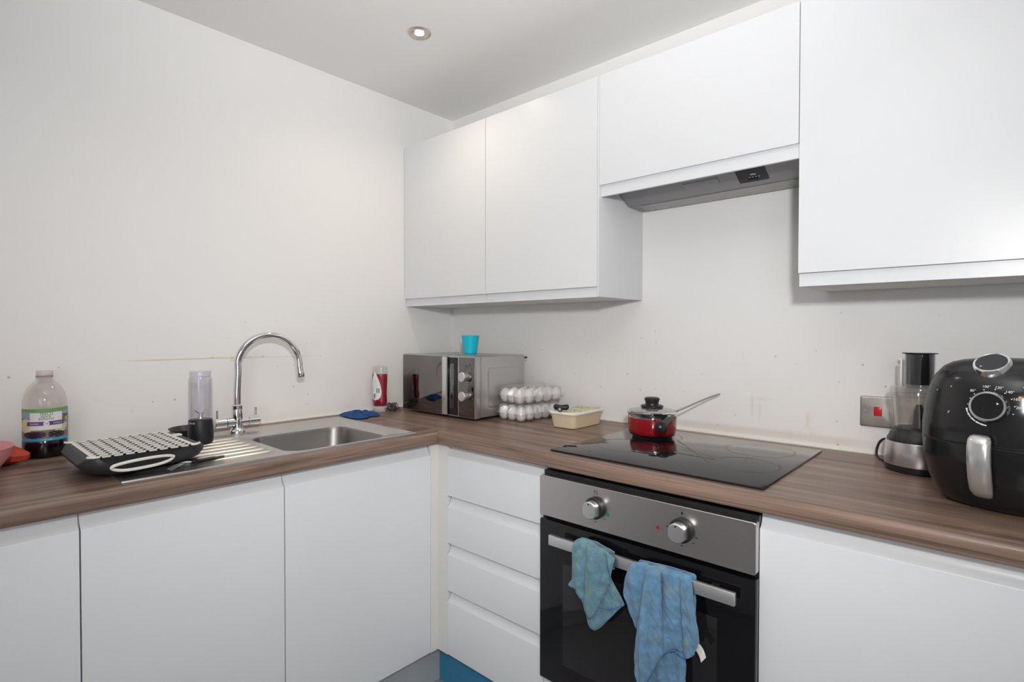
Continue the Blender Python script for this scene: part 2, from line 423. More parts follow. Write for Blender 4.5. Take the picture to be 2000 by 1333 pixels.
c = Vector((1.97, -.3, 0))
t = thing('base_cabinet', 'white handleless base cabinet right of the oven, below the air fryer', 'cabinet', c)
obj('carcass', carcass_bm(1.676, 2.27, FYR+.021, -.004, KZ, UND-.001, '-y'), M['carcass'], t, shift=c)
obj('door', prism(jtop(KZ+.005, UND-.002), fR, 1.6725, 2.27), M['white'], t, shift=c)

c = Vector((1.374, -.3, 0))
t = thing('oven_housing', 'white cabinet housing around the oven with a low infill panel', 'cabinet', c)
obj('carcass', carcass_bm(1.074, 1.674, FYR+.05, -.004, KZ, UND-.001, '-y', .0012), M['carcass'], t, shift=c)
obj('infill_panel', box(1.075, 1.671, FYR, FYR+.018, KZ+.005, .2575, .001), M['white'], t, shift=c)

def plinth(name, bm, m, lab, c):
    return tag(obj(name, bm, m), lab, 'plinth')
o = plinth('plinth_board', box(.545, .56, -2.036, -.545, .001, KZ-.002), M['plinthgrey'], 'grey plinth board under the cabinets along the left wall', None)
o = plinth('plinth_board', box(.5605, 2.27, -.56, -.545, .001, KZ-.002), M['plinthblue'], 'blue film covered plinth board under the drawers and the oven', None)

# ------------------------------------------------------------------ worktop
XE, YE, WX, WY, IN = .62, -.62, 2.29, -2.25, .045
bm = bmesh.new()
R_ = .010
prof = [(IN, UND), (.006, UND), (.002, UND+.002), (0, UND+.006), (0, TOP-R_-.006)]
for i in range(1, 7):
    a = PI/2*i/6; prof.append(((R_+.004)*(1-math.cos(a)), TOP-R_-.004+ (R_+.004)*math.sin(a)))
prof.append((IN, TOP))
sts = []
for k in range(3):
    sts.append([(XE-d, WY, z) if k == 0 else ((XE-d, YE+d, z) if k == 1 else (WX, YE+d, z)) for d, z in prof])
vr = [[bm.verts.new(p) for p in s] for s in sts]
for k in range(2):
    for i in range(len(prof)-1):
        bm.faces.new((vr[k][i], vr[k][i+1], vr[k+1][i+1], vr[k+1][i])).material_index = k
for k, s in ((0, vr[0]), (1, vr[2])): bm.faces.new(s).material_index = k
def slab(x0, x1, y0, y1, mi):
    n0 = len(bm.faces); add_box(bm, x0, x1, y0, y1, UND, TOP); bm.faces.ensure_lookup_table()
    for f in bm.faces[n0:]: f.material_index = mi
HX0, HX1, HY0, HY1 = .225, .564, -1.115, -.755
slab(.0005, XE-IN, WY, HY0, 0); slab(.0005, XE-IN, HY1, YE+IN, 0); slab(.0005, HX0, HY0, HY1, 0); slab(HX1, XE-IN, HY0, HY1, 0)
slab(.0005, XE-IN, YE+IN, -.0005, 1); slab(XE-IN, WX, YE+IN, -.0005, 1)
tag(obj('worktop', bm, [M['woodY'], M['woodX']]), 'L-shaped walnut brown laminate worktop running round the corner', 'worktop')

# ------------------------------------------------------------------ wall units
WD, WB, WT = -.296, 1.375, 2.104
fW = lambda a, b, t: (t, WD+.02-a, b)
c = Vector((.53, -.15, WB))
t = thing('wall_cabinet', 'white two-door wall cabinet in the corner above the microwave', 'cabinet', c)
obj('carcass', box(.001, 1.0535, WD+.021, -.001, WB+.002, WT, .001), M['carcass'], t, shift=c)
obj('end_panel', box(1.0545, 1.0605, WD, -.001, WB, WT, .0008), M['white'], t, shift=c)
obj('door', prism(jbot(WB, WT), fW, .003, .5285), M['white'], t, shift=c)
obj('door', prism(jbot(WB, WT), fW, .5315, 1.0535), M['white'], t, shift=c)

c = Vector((1.36, -.15, 1.705))
t = thing('wall_cabinet', 'short white wall cabinet with a lift-up door above the cooker hood', 'cabinet', c)
obj('carcass', box(1.062, 1.664, WD+.021, -.001, 1.80, WT, .001), M['carcass'], t, shift=c)
obj('door', prism(jbot(1.707, WT, s=.036), fW, 1.0625, 1.6635), M['white'], t, shift=c)

c = Vector((1.97, -.15, WB))
t = thing('wall_cabinet', 'large white wall cabinet above the air fryer at the right edge of the photo', 'cabinet', c)
obj('carcass', box(1.6665, 2.27, WD+.021, -.001, WB+.002, WT, .001), M['carcass'], t, shift=c)
obj('door', prism(jbot(WB, WT), fW, 1.6655, 2.27), M['white'], t, shift=c)

# cooker hood
c = Vector((1.36, -.13, 1.7025))
t = thing('cooker_hood', 'grey built-in cooker hood under the short wall cabinet above the hob', 'cooker hood', c)
hp = [(-.258, 1.781), (-.182, 1.7414), (-.111, 1.7043), (-.105, 1.703), (-.003, 1.7025), (-.003, 1.795), (-.258, 1.795)]
obj('housing', prism(hp, lambda a, b, x: (x, a, b), 1.0625, 1.6635), M['hoodgrey'], t, 30, shift=c)
obj('grease_filter', box(1.10, 1.63, -.098, -.012, 1.7000, 1.7024), M['hoodfilter'], t, shift=c)
obj('filter_catch', box(1.10, 1.135, -.075, -.035, 1.6985, 1.6999, .0004), M['palegrey'], t, shift=c)
sl = math.atan2(1.7414-1.7043, .071)
def on_slope(x, s, w): # s along the slope from its lower edge, w outward
    y = -.111-s*math.cos(sl); z = 1.7043+s*math.sin(sl)
    return Vector((x-0, y-w*math.sin(sl), z-w*math.cos(sl)))
def slope_quad(x0, x1, s0, s1, w0, w1, sk=0.):
    bm = bmesh.new()
    loft(bm, [[on_slope(x, s, w) for x, s in ((x0, s0), (x1, s0), (x1+sk, s1), (x0+sk, s1))] for w in (w0, w1)])
    return bm
pn = obj('control_panel', slope_quad(1.458, 1.542, .016, .069, 0, .0015), M['darkpanel'], t, shift=c)
obj('button', slope_quad(1.487, 1.512, .021, .030, .0016, .004), M['blackplastic'], pn, shift=c)
b2 = bmesh.new()
for k in range(4): b2 = merge(b2, slope_quad(1.490+k*.009, 1.493+k*.009, .034, .037, .0016, .002))
b2 = merge(b2, slope_quad(1.497, 1.512, .045, .050, .0016, .002))
obj('control_marks', b2, M['whiteink'], pn, shift=c)
obj('lamp_cover', slope_quad(1.289, 1.402, .036, .058, 0, .0012), M['palegrey'], t, shift=c)

# ------------------------------------------------------------------ oven
FO = -.623
c = Vector((1.3735, -.3, .26))
ov = thing('built_in_oven', 'built-in black glass oven with a steel control panel under the hob', 'oven', c)
OX0, OX1 = 1.078, 1.6715
obj('oven_body', box(1.0762, 1.6712, -.60, -.03, .264, .858), M['blackplastic'], ov, shift=c)
bm = bmesh.new(); loft(bm, [[(p[0], FO+y, p[1]) for p in rrect(OX0, OX1, .734, .848, .005, 0, 4)] for y in (.022, .0012)] + [[(p[0], FO, p[1]) for p in rrect(OX0+.0012, OX1-.0012, .7352, .8468, .005, 0, 4)]])
cp = obj('control_panel', bm, M['steel'], ov, 30, shift=c)
def knob(x, z):
    k = obj('knob', lathe_y(x, FO-.0005, z, [(.026, 0), (.026, .006), (.0225, .008), (.0225, .030), (.0205, .0325), (.001, .033)], flat=.017), M['knobsteel'], ov, 30, shift=c)
    obj('knob_collar', lathe_y(x, FO-.0003, z, [(.0285, 0), (.0285, .009), (.026, .0115), (.001, .0115)]), M['blackplastic'], k, shift=c)
    obj('pointer_dot', lathe_y(x-.001, FO-.0336, z+.016, [(.0022, 0), (.0022, .0006)], n=10), M['ink'], k, shift=c)
def lathe_y(x, y, z, prof, n=32, flat=None):
    bm = bmesh.new(); rings = []
    for r, d in prof:
        ring = []
        for i in range(n):
            a = 2*PI*i/n; px, pz = r*math.cos(a), r*math.sin(a)
            if flat and d > .007: px = max(-flat*1.12, min(flat*1.12, px))
            ring.append((x+px, y-d, z+pz))
        rings.append(ring)
    loft(bm, rings); return bm
knob(1.267, .793); knob(1.506, .793)
obj('indicator_light', lathe_y(1.3045, FO-.0001, .7835, [(.0055, 0), (.0052, .0012), (.001, .0016)], n=16), M['greenled'], ov, shift=c)
obj('indicator_light', lathe_y(1.4445, FO-.0001, .7845, [(.0048, 0), (.0045, .0012), (.001, .0016)], n=16), M['redled'], ov, shift=c)
b2 = bmesh.new()
for x in (1.267, 1.506):
    for a in (180, 215, 320, 345, 270):
        cx, cz = x+.037*math.cos(math.radians(a)), .793+.037*math.sin(math.radians(a))
        add_box(b2, cx-.003, cx+.003, FO-.0006, FO-.0001, cz-.0009, cz+.0009)
add_box(b2, 1.5045, 1.5075, FO-.0006, FO-.0001, .829, .836); add_box(b2, 1.503, 1.509, FO-.0006, FO-.0001, .831, .8325)
for x0, x1, z0, z1 in ((1.262, 1.272, .8375, .8385), (1.262, 1.272, .8295, .8305), (1.262, 1.263, .8295, .8385), (1.271, 1.272, .8295, .8385)): add_box(b2, x0, x1, FO-.0006, FO-.0001, z0, z1)
obj('control_marks', b2, M['ink'], cp, shift=c)
dr = obj('oven_door', box(1.0775, 1.672, FO+.0005, -.6005, .264, .724, .003), M['blackglass'], ov, shift=c)
obj('door_window', box(1.16, 1.59, FO-.0004, FO+.0003, .33, .615, .0001), M['hobglass'], dr, shift=c)
hb = obj('handle', box(1.1375, 1.641, -.660, -.648, .671, .699, .0015), M['knobsteel'], ov, shift=c)
for x in (1.19, 1.588): obj('handle_post', box(x-.008, x+.008, -.649, FO+.0006, .677, .693, .002), M['blackplastic'], hb, shift=c)

# ------------------------------------------------------------------ hob
c = Vector((1.379, -.322, TOP))
hb = thing('ceramic_hob', 'black glass ceramic hob set in the worktop above the oven', 'hob', c)
obj('glass_top', merge(box(1.084, 1.674, -.583, -.063, TOP+.0005, TOP+.0055, .0015)), M['hobglass'], hb, shift=c)
def ring(cx, cy, r, w, z, a0=0, a1=360, n=64, jit=0.):
    bm = bmesh.new(); prev = None
    rnd = random.Random(int(cx*1000)+int(r*1000))
    for i in range(n+1):
        a = math.radians(a0+(a1-a0)*i/n); d = rnd.uniform(-jit, jit); ww = w*(1+rnd.uniform(-.5, .8) if jit else 1)
        p = [bm.verts.new((cx+(r+s*ww+d)*math.cos(a), cy+(r+s*ww+d)*math.sin(a), z)) for s in (-.5, .5)]
        if prev: bm.faces.new((prev[0], prev[1], p[1], p[0]))
        prev = p
    return bm
ZH = TOP+.0057
for cx, cy, r in ((1.222, -.385, .092), (1.567, -.385, .075), (1.222, -.185, .075), (1.54, -.185, .092)):
    obj('zone_ring', ring(cx, cy, r, .0016, ZH), M['hobring'], hb, shift=c)
for a_ in ((1.567, -.385, .083, .004, ZH+.0001, -75, 35, 30, .001), (1.567, -.385, .078, .003, ZH+.0001, 95, 160, 24, .001), (1.222, -.385, .098, .0016, ZH+.0001, 120, 175, 24, .0006)):
    obj('dried_spill', ring(*a_), M['smear'], hb, shift=c)
for (x0, y0), (x1, y1) in (((1.296, -.205), (1.493, -.435)), ((1.42, -.48), (1.52, -.575)), ((1.37, -.33), (1.40, -.335)), ((1.41, -.38), (1.425, -.375)), ((1.18, -.53), (1.195, -.535))):
    bm = bmesh.new(); d = Vector((y0-y1, x1-x0, 0)).normalized()*.0012
    vs = [bm.verts.new(p) for p in ((x0+d.x, y0+d.y, ZH), (x0-d.x, y0-d.y, ZH), (x1-d.x, y1-d.y, ZH), (x1+d.x, y1+d.y, ZH))]; bm.faces.new(vs)
    obj('scratch', bm, M['smear'], hb, shift=c)

# ------------------------------------------------------------------ saucepan and spoon
PX, PY, PZ = 1.194, -.176, TOP+.0062
pan = thing('saucepan', 'small red saucepan with a glass lid on the hob', 'saucepan', (PX, PY, PZ))
obj('pan_body', lathe([(.0, .0), (.062, 0), (.069, .003), (.0755, .010), (.078, .020), (.079, .060), (.079, .0605), (.077, .0605), (.076, .02), (.068, .006), (.0, .004)], 56), M['red'], pan)
obj('steel_rim', lathe([(.0793, .0600), (.0795, .0705), (.0812, .0735), (.0800, .0750), (.0775, .0735), (.0775, .0600)], 56), M['chrome'], pan)
obj('pan_base', lathe([(.0, -.0004), (.0645, -.0004), (.0715, .0024), (.0735, .0052), (.0722, .0056), (.066, .0012), (.0, .0008)], 56), M['blackplastic'], pan)
lid = obj('lid', lathe([(.0775, .0785), (.070, .0825), (.055, .0870), (.035, .0905), (.012, .0920), (.0, .0920), (.0, .0905), (.012, .0905), (.035, .0890), (.055, .0855), (.070, .081), (.0775, .077)], 56), M['glass'], pan)
obj('lid_rim', lathe([(.0825, .0755), (.0828, .0785), (.080, .0810), (.0770, .0800), (.0765, .0758)], 56), M['chrome'], lid)
obj('lid_knob', lathe([(.0, .0905), (.034, .0915), (.0368, .0930), (.0368, .0965), (.033, .0985), (.0225, .0990), (.0212, .103), (.0222, .110), (.0248, .116), (.0248, .1205), (.0210, .1235), (.0, .124)], 36), M['blackplastic'], lid)
hpth = bez([(1.281, -.196, .984), (1.2845, -.220, .9845), (1.289, -.258, .982), (1.293, -.286, .977), (1.2965, -.310, .970)], 5)
hl = obj('handle', tube(hpth, [(.008, .006)]*3+[(.009, .0075)]*4+[(.011, .009)]*(len(hpth)-7), 14), M['blackplastic'], pan, shift=(PX, PY, PZ))
obj('handle_end', lathe_y(1.2955, -.306, .9695, [(.012, -.006), (.0185, -.002), (.0195, .004), (.0175, .010), (.010, .0125), (.001, .013)], 24), M['blackplastic'], hl, shift=(PX, PY, PZ))
obj('rivet', lathe_y(1.2965, -.3185, .9705, [(.0048, 0), (.0042, .0016), (.001, .002)], 14), M['chrome'], hl, shift=(PX, PY, PZ))
obj('handle_bracket', tube([(1.264, -.192, .980), (1.283, -.200, .983)], [(.012, .007), (.009, .006)], 12), M['chrome'], hl, shift=(PX, PY, PZ))
sp = bez([(1.222, -.165, .9855), (1.252, -.150, .993), (1.275, -.128, 1.003), (1.31, -.092, 1.024), (1.345, -.056, 1.0435), (1.3655, -.036, 1.0525)], 5)
o = obj('spoon', tube(sp, [(.0040+.0042*max(0, (i/len(sp)-.35)), .0028) for i in range(len(sp))], 10), M['steel'])
tag(o, 'thin metal utensil handle sticking out from under the saucepan lid', 'utensil')

# ------------------------------------------------------------------ sink and tap
c = Vector((.3185, -1.092, TOP))
sk = thing('sink', 'stainless steel inset sink with draining board in the left worktop', 'sink', c)
SX0, SX1, SY0, SY1 = .065, .573, -1.512, -.672
def inset(d, z, r=.004): return rrect(SX0+d, SX1-d, SY0+d, SY1-d, max(.003, r), z)
BX0, BX1, BY0, BY1 = .240, .553, -1.103, -.767
bm = bmesh.new()
loft(bm, [inset(0, TOP+.0003), inset(.001, TOP+.0030), inset(.003, TOP+.0036), inset(.008, TOP+.0034), inset(.013, TOP+.0012), rrect(BX0-.006, BX1+.002, BY0-.006, BY1+.006, .058, TOP+.0012), rrect(BX0, BX1, BY0, BY1, .055, TOP-.001)], cap0=False, cap1=False)
obj('deck', bm, M['sinksteel'], sk, 25, shift=c)
bm = bmesh.new()
loft(bm, [rrect(BX0, BX1, BY0, BY1, .055, TOP-.001), rrect(BX0+.004, BX1-.004, BY0+.004, BY1-.004, .055, TOP-.010), rrect(BX0+.012, BX1-.012, BY0+.012, BY1-.012, .055, .785), rrect(BX0+.022, BX1-.022, BY0+.022, BY1-.022, .055, .768), rrect(BX0+.045, BX1-.045, BY0+.045, BY1-.045, .05, .760)], cap0=False, cap1=True)
obj('bowl', bm, M['shadedbowlsteel'], sk, 50, shift=c)
obj('waste', lathe([(.038, .7602), (.038, .7625), (.030, .7628), (.026, .7608), (.0, .7606)], 28, (BX0+BX1)/2, (BY0+BY1)/2), M['chrome'], sk, shift=c)
bm = bmesh.new()
for i in range(7):
    x = .215+i*.046
    y1 = -1.125
    p = [(x-.0095, 0), (x-.006, .0035), (x-.002, .0048), (x+.002, .0048), (x+.006, .0035), (x+.0095, 0)]
    loft(bm, [[(x, -1.470, TOP+.0013)]*6] + [[(x+(a-x)*k, y, TOP+.0013+z*k) for a, z in p] for y, k in ((-1.465, .6), (-1.45, 1), (y1-.02, 1), (y1-.004, .6))] + [[(x, y1, TOP+.0013)]*6])
obj('drainer_ridges', bm, M['sinksteel'], sk, 60, shift=c)
TXp, TYp = .112, -1.082
tp = thing('mixer_tap', 'chrome swan-neck mixer tap with two small levers behind the sink', 'tap', (TXp, TYp, TOP+.0013))
W = (TXp, TYp, TOP+.0013)
obj('tap_base', lathe([(.026, 0), (.026, .006), (.022, .010), (.017, .016), (.0165, .030)], 32), M['chrome'], tp)
obj('tap_body', merge(lathe([(.0165, .012), (.0175, .03), (.018, .055), (.0165, .072), (.0155, .078), (.0175, .080), (.0175, .092), (.0145, .095), (.0125, .096)], 32), tube([(0, -.035, .036), (0, .035, .036)], .0165, 28)), M['chrome'], tp, 40)
for s in (-1, 1):
    v = obj('valve', tube([(0, s*.036, .036), (0, s*.037, .036), (0, s*.072, .036), (0, s*.0735, .036)], [.0155, .0168, .0168, .0155], 28), M['chrome'], tp)
    obj('lever', tube([(-.002, s*.063, .048), (-.002, s*.063, .080)], .0036, 12), M['chrome'], v)
arc = [(0, 0, .094), (0, .001, .15), (0, .004, .212)]
for i in range(0, 17):
    a = math.radians(172-i*(172+4)/16*1.0)
    arc.append((.02*i/16, .1075+.1055*math.cos(a), .228+.105*math.sin(a)))
arc += [(.021, .2145, .205), (.022, .2155, .194)]
arc = [(x, y*1.0, z) for x, y, z in arc]
obj('spout', tube(bez(arc, 3), .0118, 20), M['chrome'], tp, 60)
obj('aerator', tube([(.022, .2153, .1975), (.0222, .2158, .1965), (.023, .2172, .1800), (.023, .2174, .1785)], [.0122, .0132, .0132, .0122], 20), M['chrome'], tp)

# ------------------------------------------------------------------ microwave and cup
c = Vector((.329, -.235, TOP))
mw = thing('microwave', 'silver microwave oven with a dark mirror door in the corner of the worktop', 'microwave', c)
MX0, MX1, MF, MBk, MZ0, MZ1 = .103, .555, -.38, -.085, .921, 1.161
obj('casing', box(MX0, MX1, MF+.035, MBk, MZ0, MZ1, .004), M['mwsilver'], mw, 30, shift=c)
obj('front_frame', merge(box(MX0, MX1, MF+.004, MF+.0345, MZ0-.002, MZ1+.001, .003)), M['mwsilver'], mw, 30, shift=c)
d = obj('door', box(MX0+.004, .4030, MF-.003, MF+.0035, MZ0+.002, MZ1-.003, .0015), M['mirror'], mw, shift=c)
obj('door_handle', merge(box(.374, .4035, MF-.010, MF-.0032, MZ0+.002, MZ1-.004, .003)), M['handle'], d, shift=c)
obj('grip_recess', box(.4045, .4625, MF+.0002, MF+.0036, MZ0+.004, MZ1-.006, .001), M['blackplastic'], mw, shift=c)
obj('grip_insert', box(.415, .440, MF-.0022, MF+.0001, MZ0+.03, MZ1-.03, .002), M['mirror'], mw, shift=c)
obj('panel_edge', box(.4632, .4662, MF-.0022, MF+.0034, MZ0+.002, MZ1-.004, .0006), M['handle'], mw, shift=c)
cpn = obj('control_panel', box(.4668, MX1-.004, MF-.002, MF+.0035, MZ0+.002, MZ1-.004, .001), M['mirror'], mw, shift=c)
for z in (1.082, 1.007):
    k = obj('knob', lathe_y(.512, MF-.0022, z, [(.0175, 0), (.0175, .017), (.0195, .0185), (.0195, .026), (.018, .028), (.001, .0282)], 30), M['knobsteel'], mw, shift=c)
bm = bmesh.new()
loft(bm, [[(MX1+xo, y, z) for y, z, _ in rrect(MF+.07+i_, MBk-.03-i_, MZ0+.035+i_, MZ1-.045-i_, .016, 0, 5)] for xo, i_ in ((-.0005, 0), (.0035, .006), (.0037, .010))])
obj('side_embossing', bm, M['mwsilver'], mw, 30, shift=c)
for x in (MX0+.04, MX1-.05):
    for y in (MF+.06, MBk-.04): obj('foot', lathe([(.010, TOP+.0003), (.012, TOP+.002), (.012, MZ0+.001)], 14, x, y), M['blackplastic'], mw, shift=c)
obj('rear_spacer', tube([(MX1-.003, MBk+.001, MZ1-.012), (MX1-.003, MBk+.016, MZ1-.012)], .004, 10), M['blackplastic'], mw, shift=c)

cup = obj('cup', lathe([(.0, 0), (.026, 0), (.0275, .0015), (.0285, .006), (.0385, .077), (.0390, .079), (.0380, .0795), (.0370, .077), (.0270, .008), (.0, .006)], 40), M['turq'])
cup.location = (.337, -.195, MZ1+.0012); tag(cup, 'turquoise plastic tumbler on top of the microwave', 'cup')

# ------------------------------------------------------------------ eggs in two clear cartons
EP = .0455
def egg_bm():
    prof = []
    for i in range(17):
        t = PI*i/16; z = -math.cos(t); r = math.sin(t)*(1-.13*z)
        prof.append((.0212*r, .0275+.0272*z))
    return lathe(prof, 22)
egg0 = None
def carton(name, label, loc, rz, group, word, rows_word):
    global egg0
    t = thing(name, label, 'egg carton', loc, rz)
    hx, hy = 1.5*EP, 2.5*EP
    # tray: cups joined by a web
    bm = bmesh.new()
    for i in range(3):
        for j in range(5):
            lathe([(.013, .0005), (.018, .004), (.0222, .016), (.0228, .0285)], 16, (i-1)*EP, (j-2)*EP, bm, cap=False)
    vr = loft(bm, [rrect(-hx-.004, hx+.004, -hy-.004, hy+.004, .02, .0288), rrect(-hx-.010, hx+.010, -hy-.010, hy+.010, .024, .0290), rrect(-hx-.010, hx+.010, -hy-.010, hy+.010, .024, .0305)], cap0=False, cap1=False)
    obj('tray', bm, M['carton'], t)
    bm = bmesh.new()
    loft(bm, [rrect(-hx-.0095, hx+.0095, -hy-.0095, hy+.0095, .024, .0308), rrect(-hx-.003, hx+.003, -hy-.003, hy+.003, .022, .0325), rrect(-hx+.001, hx-.001, -hy+.001, hy-.001, .022, .058), rrect(-hx+.008, hx-.008, -hy+.008, hy-.008, .02, .0655), rrect(-hx+.02, hx-.02, -hy+.02, hy-.02, .016, .0665)], cap0=False)
    l = obj('lid', bm, M['carton'], t)
    for y in (-.5*EP, .5*EP):
        for x in (hx+.001,):
            bm = bmesh.new(); loft(bm, [rrect(x-.002, x+.006, y-.009, y+.009, .003, z) for z in (.018, .030)]+[rrect(x-.002, x+.003, y-.005, y+.005, .002, .052)])
            obj('clasp', bm, M['carton'], l)
    names = [['back', 'middle', 'front'][2-k] for k in range(3)]
    for i in range(3):
        for j in range(5):
            if egg0 is None: e = egg0 = obj('egg', egg_bm(), M['egg'])
            else:
                e = egg0.copy(); COL.objects.link(e)
            p = Vector(((i-1)*EP, (j-2)*EP, .0016)); p.rotate(Matrix.Rotation(rz, 3, 'Z'))
            e.location = Vector(loc)+p; e.rotation_euler = (random.uniform(-.05, .05), random.uniform(-.05, .05), random.uniform(0, 6))
            row = ('row beside the microwave', 'middle row', 'outer row nearest the tub')[i]
            pos = ('nearest the room', 'second from the room', 'third from the room', 'fourth from the room', 'nearest the back wall')[j]
            tag(e, 'white egg in the %s carton, %s, %s' % (word, row, pos), 'egg', group)
    return t
carton('egg_carton', 'lower clear plastic egg carton standing on the worktop beside the microwave', (.6445, -.164, TOP+.0005), -.05, 'eggs in the lower carton', 'lower', '')
carton('egg_carton', 'upper clear plastic egg carton stacked on top of the other carton', (.6520, -.160, TOP+.0685), -.20, 'eggs in the upper carton', 'upper', '')

# ------------------------------------------------------------------ margarine tub
c = Vector((.885, -.170, TOP+.0005))
tb = thing('plastic_tub', 'cream plastic food tub with a printed lid between the eggs and the hob', 'tub', c, math.radians(0))
bm = bmesh.new()
def tubring(hx, hy, r, z): return rrect(-hx, hx, -hy, hy, r, z)
loft(bm, [tubring(.046, .086, .016, 0), tubring(.049, .089, .018, .002), tubring(.0585, .0985, .022, .055), tubring(.0575, .0975, .022, .055), tubring(.048, .088, .017, .003)])
obj('tub_body', bm, M['tub'], tb)
bm = bmesh.new()
loft(bm, [tubring(.0605, .1005, .024, .050), tubring(.0635, .1035, .026, .0515), tubring(.0635, .1035, .026, .058), tubring(.0615, .1015, .025, .0605), tubring(.055, .095, .022, .0605), tubring(.053, .093, .02, .0590)])
l = obj('tub_lid', bm, M['tublid'], tb)
bm = bmesh.new(); loft(bm, [tubring(.0515, .0915, .02, .0591), tubring(.0515, .0915, .02, .0597)])
obj('lid_print', bm, M['lidprint'], l)
# black plastic gadget on the lid
z0 = TOP+.0615
gd = thing('kitchen_gadget', 'small black plastic kitchen tool handle lying on the tub lid', 'utensil', (.874, -.252, z0), math.radians(28))
obj('grip', tube(bez([(-.026, .006, .011), (-.018, .003, .013), (-.006, -.002, .012), (.006, -.002, .012), (.018, .003, .013), (.026, .006, .011)], 3), [(.006, .006), (.0105, .0095), (.012, .0105), (.0125, .011)]+[(.011, .0095)]*8+[(.0125, .011), (.012, .0105), (.0105, .0095), (.006, .006)], 14), M['blackplastic'], gd)
obj('stem', tube([(0, -.004, .0095), (0, -.030, .0095), (0, -.034, .0095)], [.0085, .0090, .0080], 16), M['blackplastic'], gd)
obj('stem_cap', tube([(0, -.0338, .0098), (0, -.0352, .0098)], [.0052, .0045], 14), M['palegrey'], gd)

# ------------------------------------------------------------------ sauce bottle, scourer, blue cloth
sb = thing('sauce_bottle', 'upside-down clear squeezy bottle of red sauce beside the microwave', 'bottle', (.052, -.466, TOP+.0005), math.radians(40))
SXF = .62
obj('cap', lathe([(.0, 0), (.026, 0), (.0275, .002), (.0275, .020), (.025, .024)], 32, sy=.8), M['pale'], sb)
obj('bottle_body', lathe([(.022, .024), (.030, .030), (.0325, .045), (.0305, .075), (.0315, .11), (.0335, .15), (.0335, .19), (.031, .197), (.026, .199), (.0, .1975)], 36, sy=SXF), M['clear'], sb)
obj('sauce', lathe([(.0, .0245), (.021, .0247), (.029, .031), (.0315, .045), (.0296, .075), (.0306, .11), (.0324, .145), (.0325, .163), (.0, .163)], 36, sy=SXF), M['sauce'], sb)
bm = bmesh.new()
# pear-shaped label wrapped on the front left
def sbr(z):
    P = [(.030, .030), (.0325, .045), (.0305, .075), (.0315, .11), (.0335, .15), (.0335, .19)]
    for (r0, z0_), (r1, z1_) in zip(P, P[1:]):
        if z <= z1_ or (r1, z1_) == P[-1]:
            k = max(0, min(1, (z-z0_)/max(1e-6, z1_-z0_))); return r0+(r1-r0)*k
rows = []
A0 = math.radians(252)
for i in range(21):
    z = .050+.125*i/20; t_ = i/20
    hw = math.radians(50)*math.sqrt(max(0., 1-((t_-.27)/.27)**2)) if t_ < .27 else math.radians(50)*max(.0, 1-((t_-.27)/.73)**1.7)
    rows.append([(1.02*sbr(z)*math.cos(A0-.15+hw*(k/6-1)), 1.03*SXF*sbr(z)*math.sin(A0-.15+hw*(k/6-1)), z) for k in range(13)])
loft(bm, rows, closed=False)
lb = obj('label', bm, M['paper'], sb)
bm = bmesh.new()
def sq(a0, a1, z0_, z1_, k=1.035):
    vs = []
    for a, z in ((a0, z0_), (a1, z0_), (a1, z1_), (a0, z1_)):
        a = math.radians(a); vs.append(bm.verts.new((k*sbr(z)*math.cos(a), (k+.01)*SXF*sbr(z)*math.sin(a), z)))
    bm.faces.new(vs)
for a, w in ((222, 2), (226, 3), (231, 1.5), (234, 3), (239, 2), (243, 1.5)): sq(a, a+w, .060, .079)
for z in (.090, .098, .104, .112, .118, .126, .134): sq(226, 262-(z-.09)*280, z, z+.0014)
sq(254, 276, .083, .102); 
obj('label_print', bm, M['ink'], lb)

sc = random.Random(3)
bm = bmesh.new()
for k in range(34):
    pts = []; off = Vector((sc.uniform(-.012, .012), sc.uniform(-.012, .012), .019))
    if k > 24: off = Vector((.030+sc.uniform(-.008, .008), .004+sc.uniform(-.006, .006), .010))
    R0 = .017 if k <= 24 else .008
    ax = Vector((sc.uniform(-1, 1), sc.uniform(-1, 1), sc.uniform(-1, 1))).normalized(); u = ax.orthogonal().normalized(); w = ax.cross(u)
    for i in range(19):
        a = 2*PI*i/18; rr = R0*(1+.15*math.sin(5*a+k)); p = off+(u*math.cos(a)+w*math.sin(a))*rr+ax*.003*math.sin(9*a)
        p.z = max(.0014, p.z); pts.append(p)
    tube(pts, .0011, 5, bm)
o = obj('scourer', bm, M['wool']); o.location = (.086, -.428, TOP+.0004); o.rotation_euler = (0, 0, .75)
tag(o, 'tangled steel wool scourer between the sauce bottle and the microwave', 'scourer')

def crumple(outline, n, h, seed, z):
    rnd = random.Random(seed); cx = sum(p[0] for p in outline)/len(outline); cy = sum(p[1] for p in outline)/len(outline)
    P = [Vector((p[0], p[1], 0)) for p in bez([(a, b, 0) for a, b in outline]+[(*outline[0], 0)], 5)][:-1]
    bm = bmesh.new(); rings = []
    for k in range(n):
        s = 1-k/n*.97
        rings.append([(cx+(p.x-cx)*s, cy+(p.y-cy)*s, z+h*(.25+.75*math.sin(min(1, k/n*1.6)*PI/2))*(.7+.3*math.sin(i*.55+seed+k*.6))*(0.35 if k == 0 else 1)+rnd.uniform(-.0008, .0008)) for i, p in enumerate(P)])
    base = [(p.x, p.y, z) for p in P]
    loft(bm, [base]+rings); return bm
o = obj('dishcloth', crumple([(.140, -.668), (.178, -.655), (.190, -.622), (.165, -.585), (.172, -.545), (.120, -.535), (.085, -.548), (.050, -.55), (.042, -.60), (.032, -.650), (.085, -.658)], 7, .021, 3, 0), M['bluecloth'])
o.location = (0, 0, TOP+.0045); tag(o, 'crumpled dark blue cloth on the back corner of the sink', 'cloth')

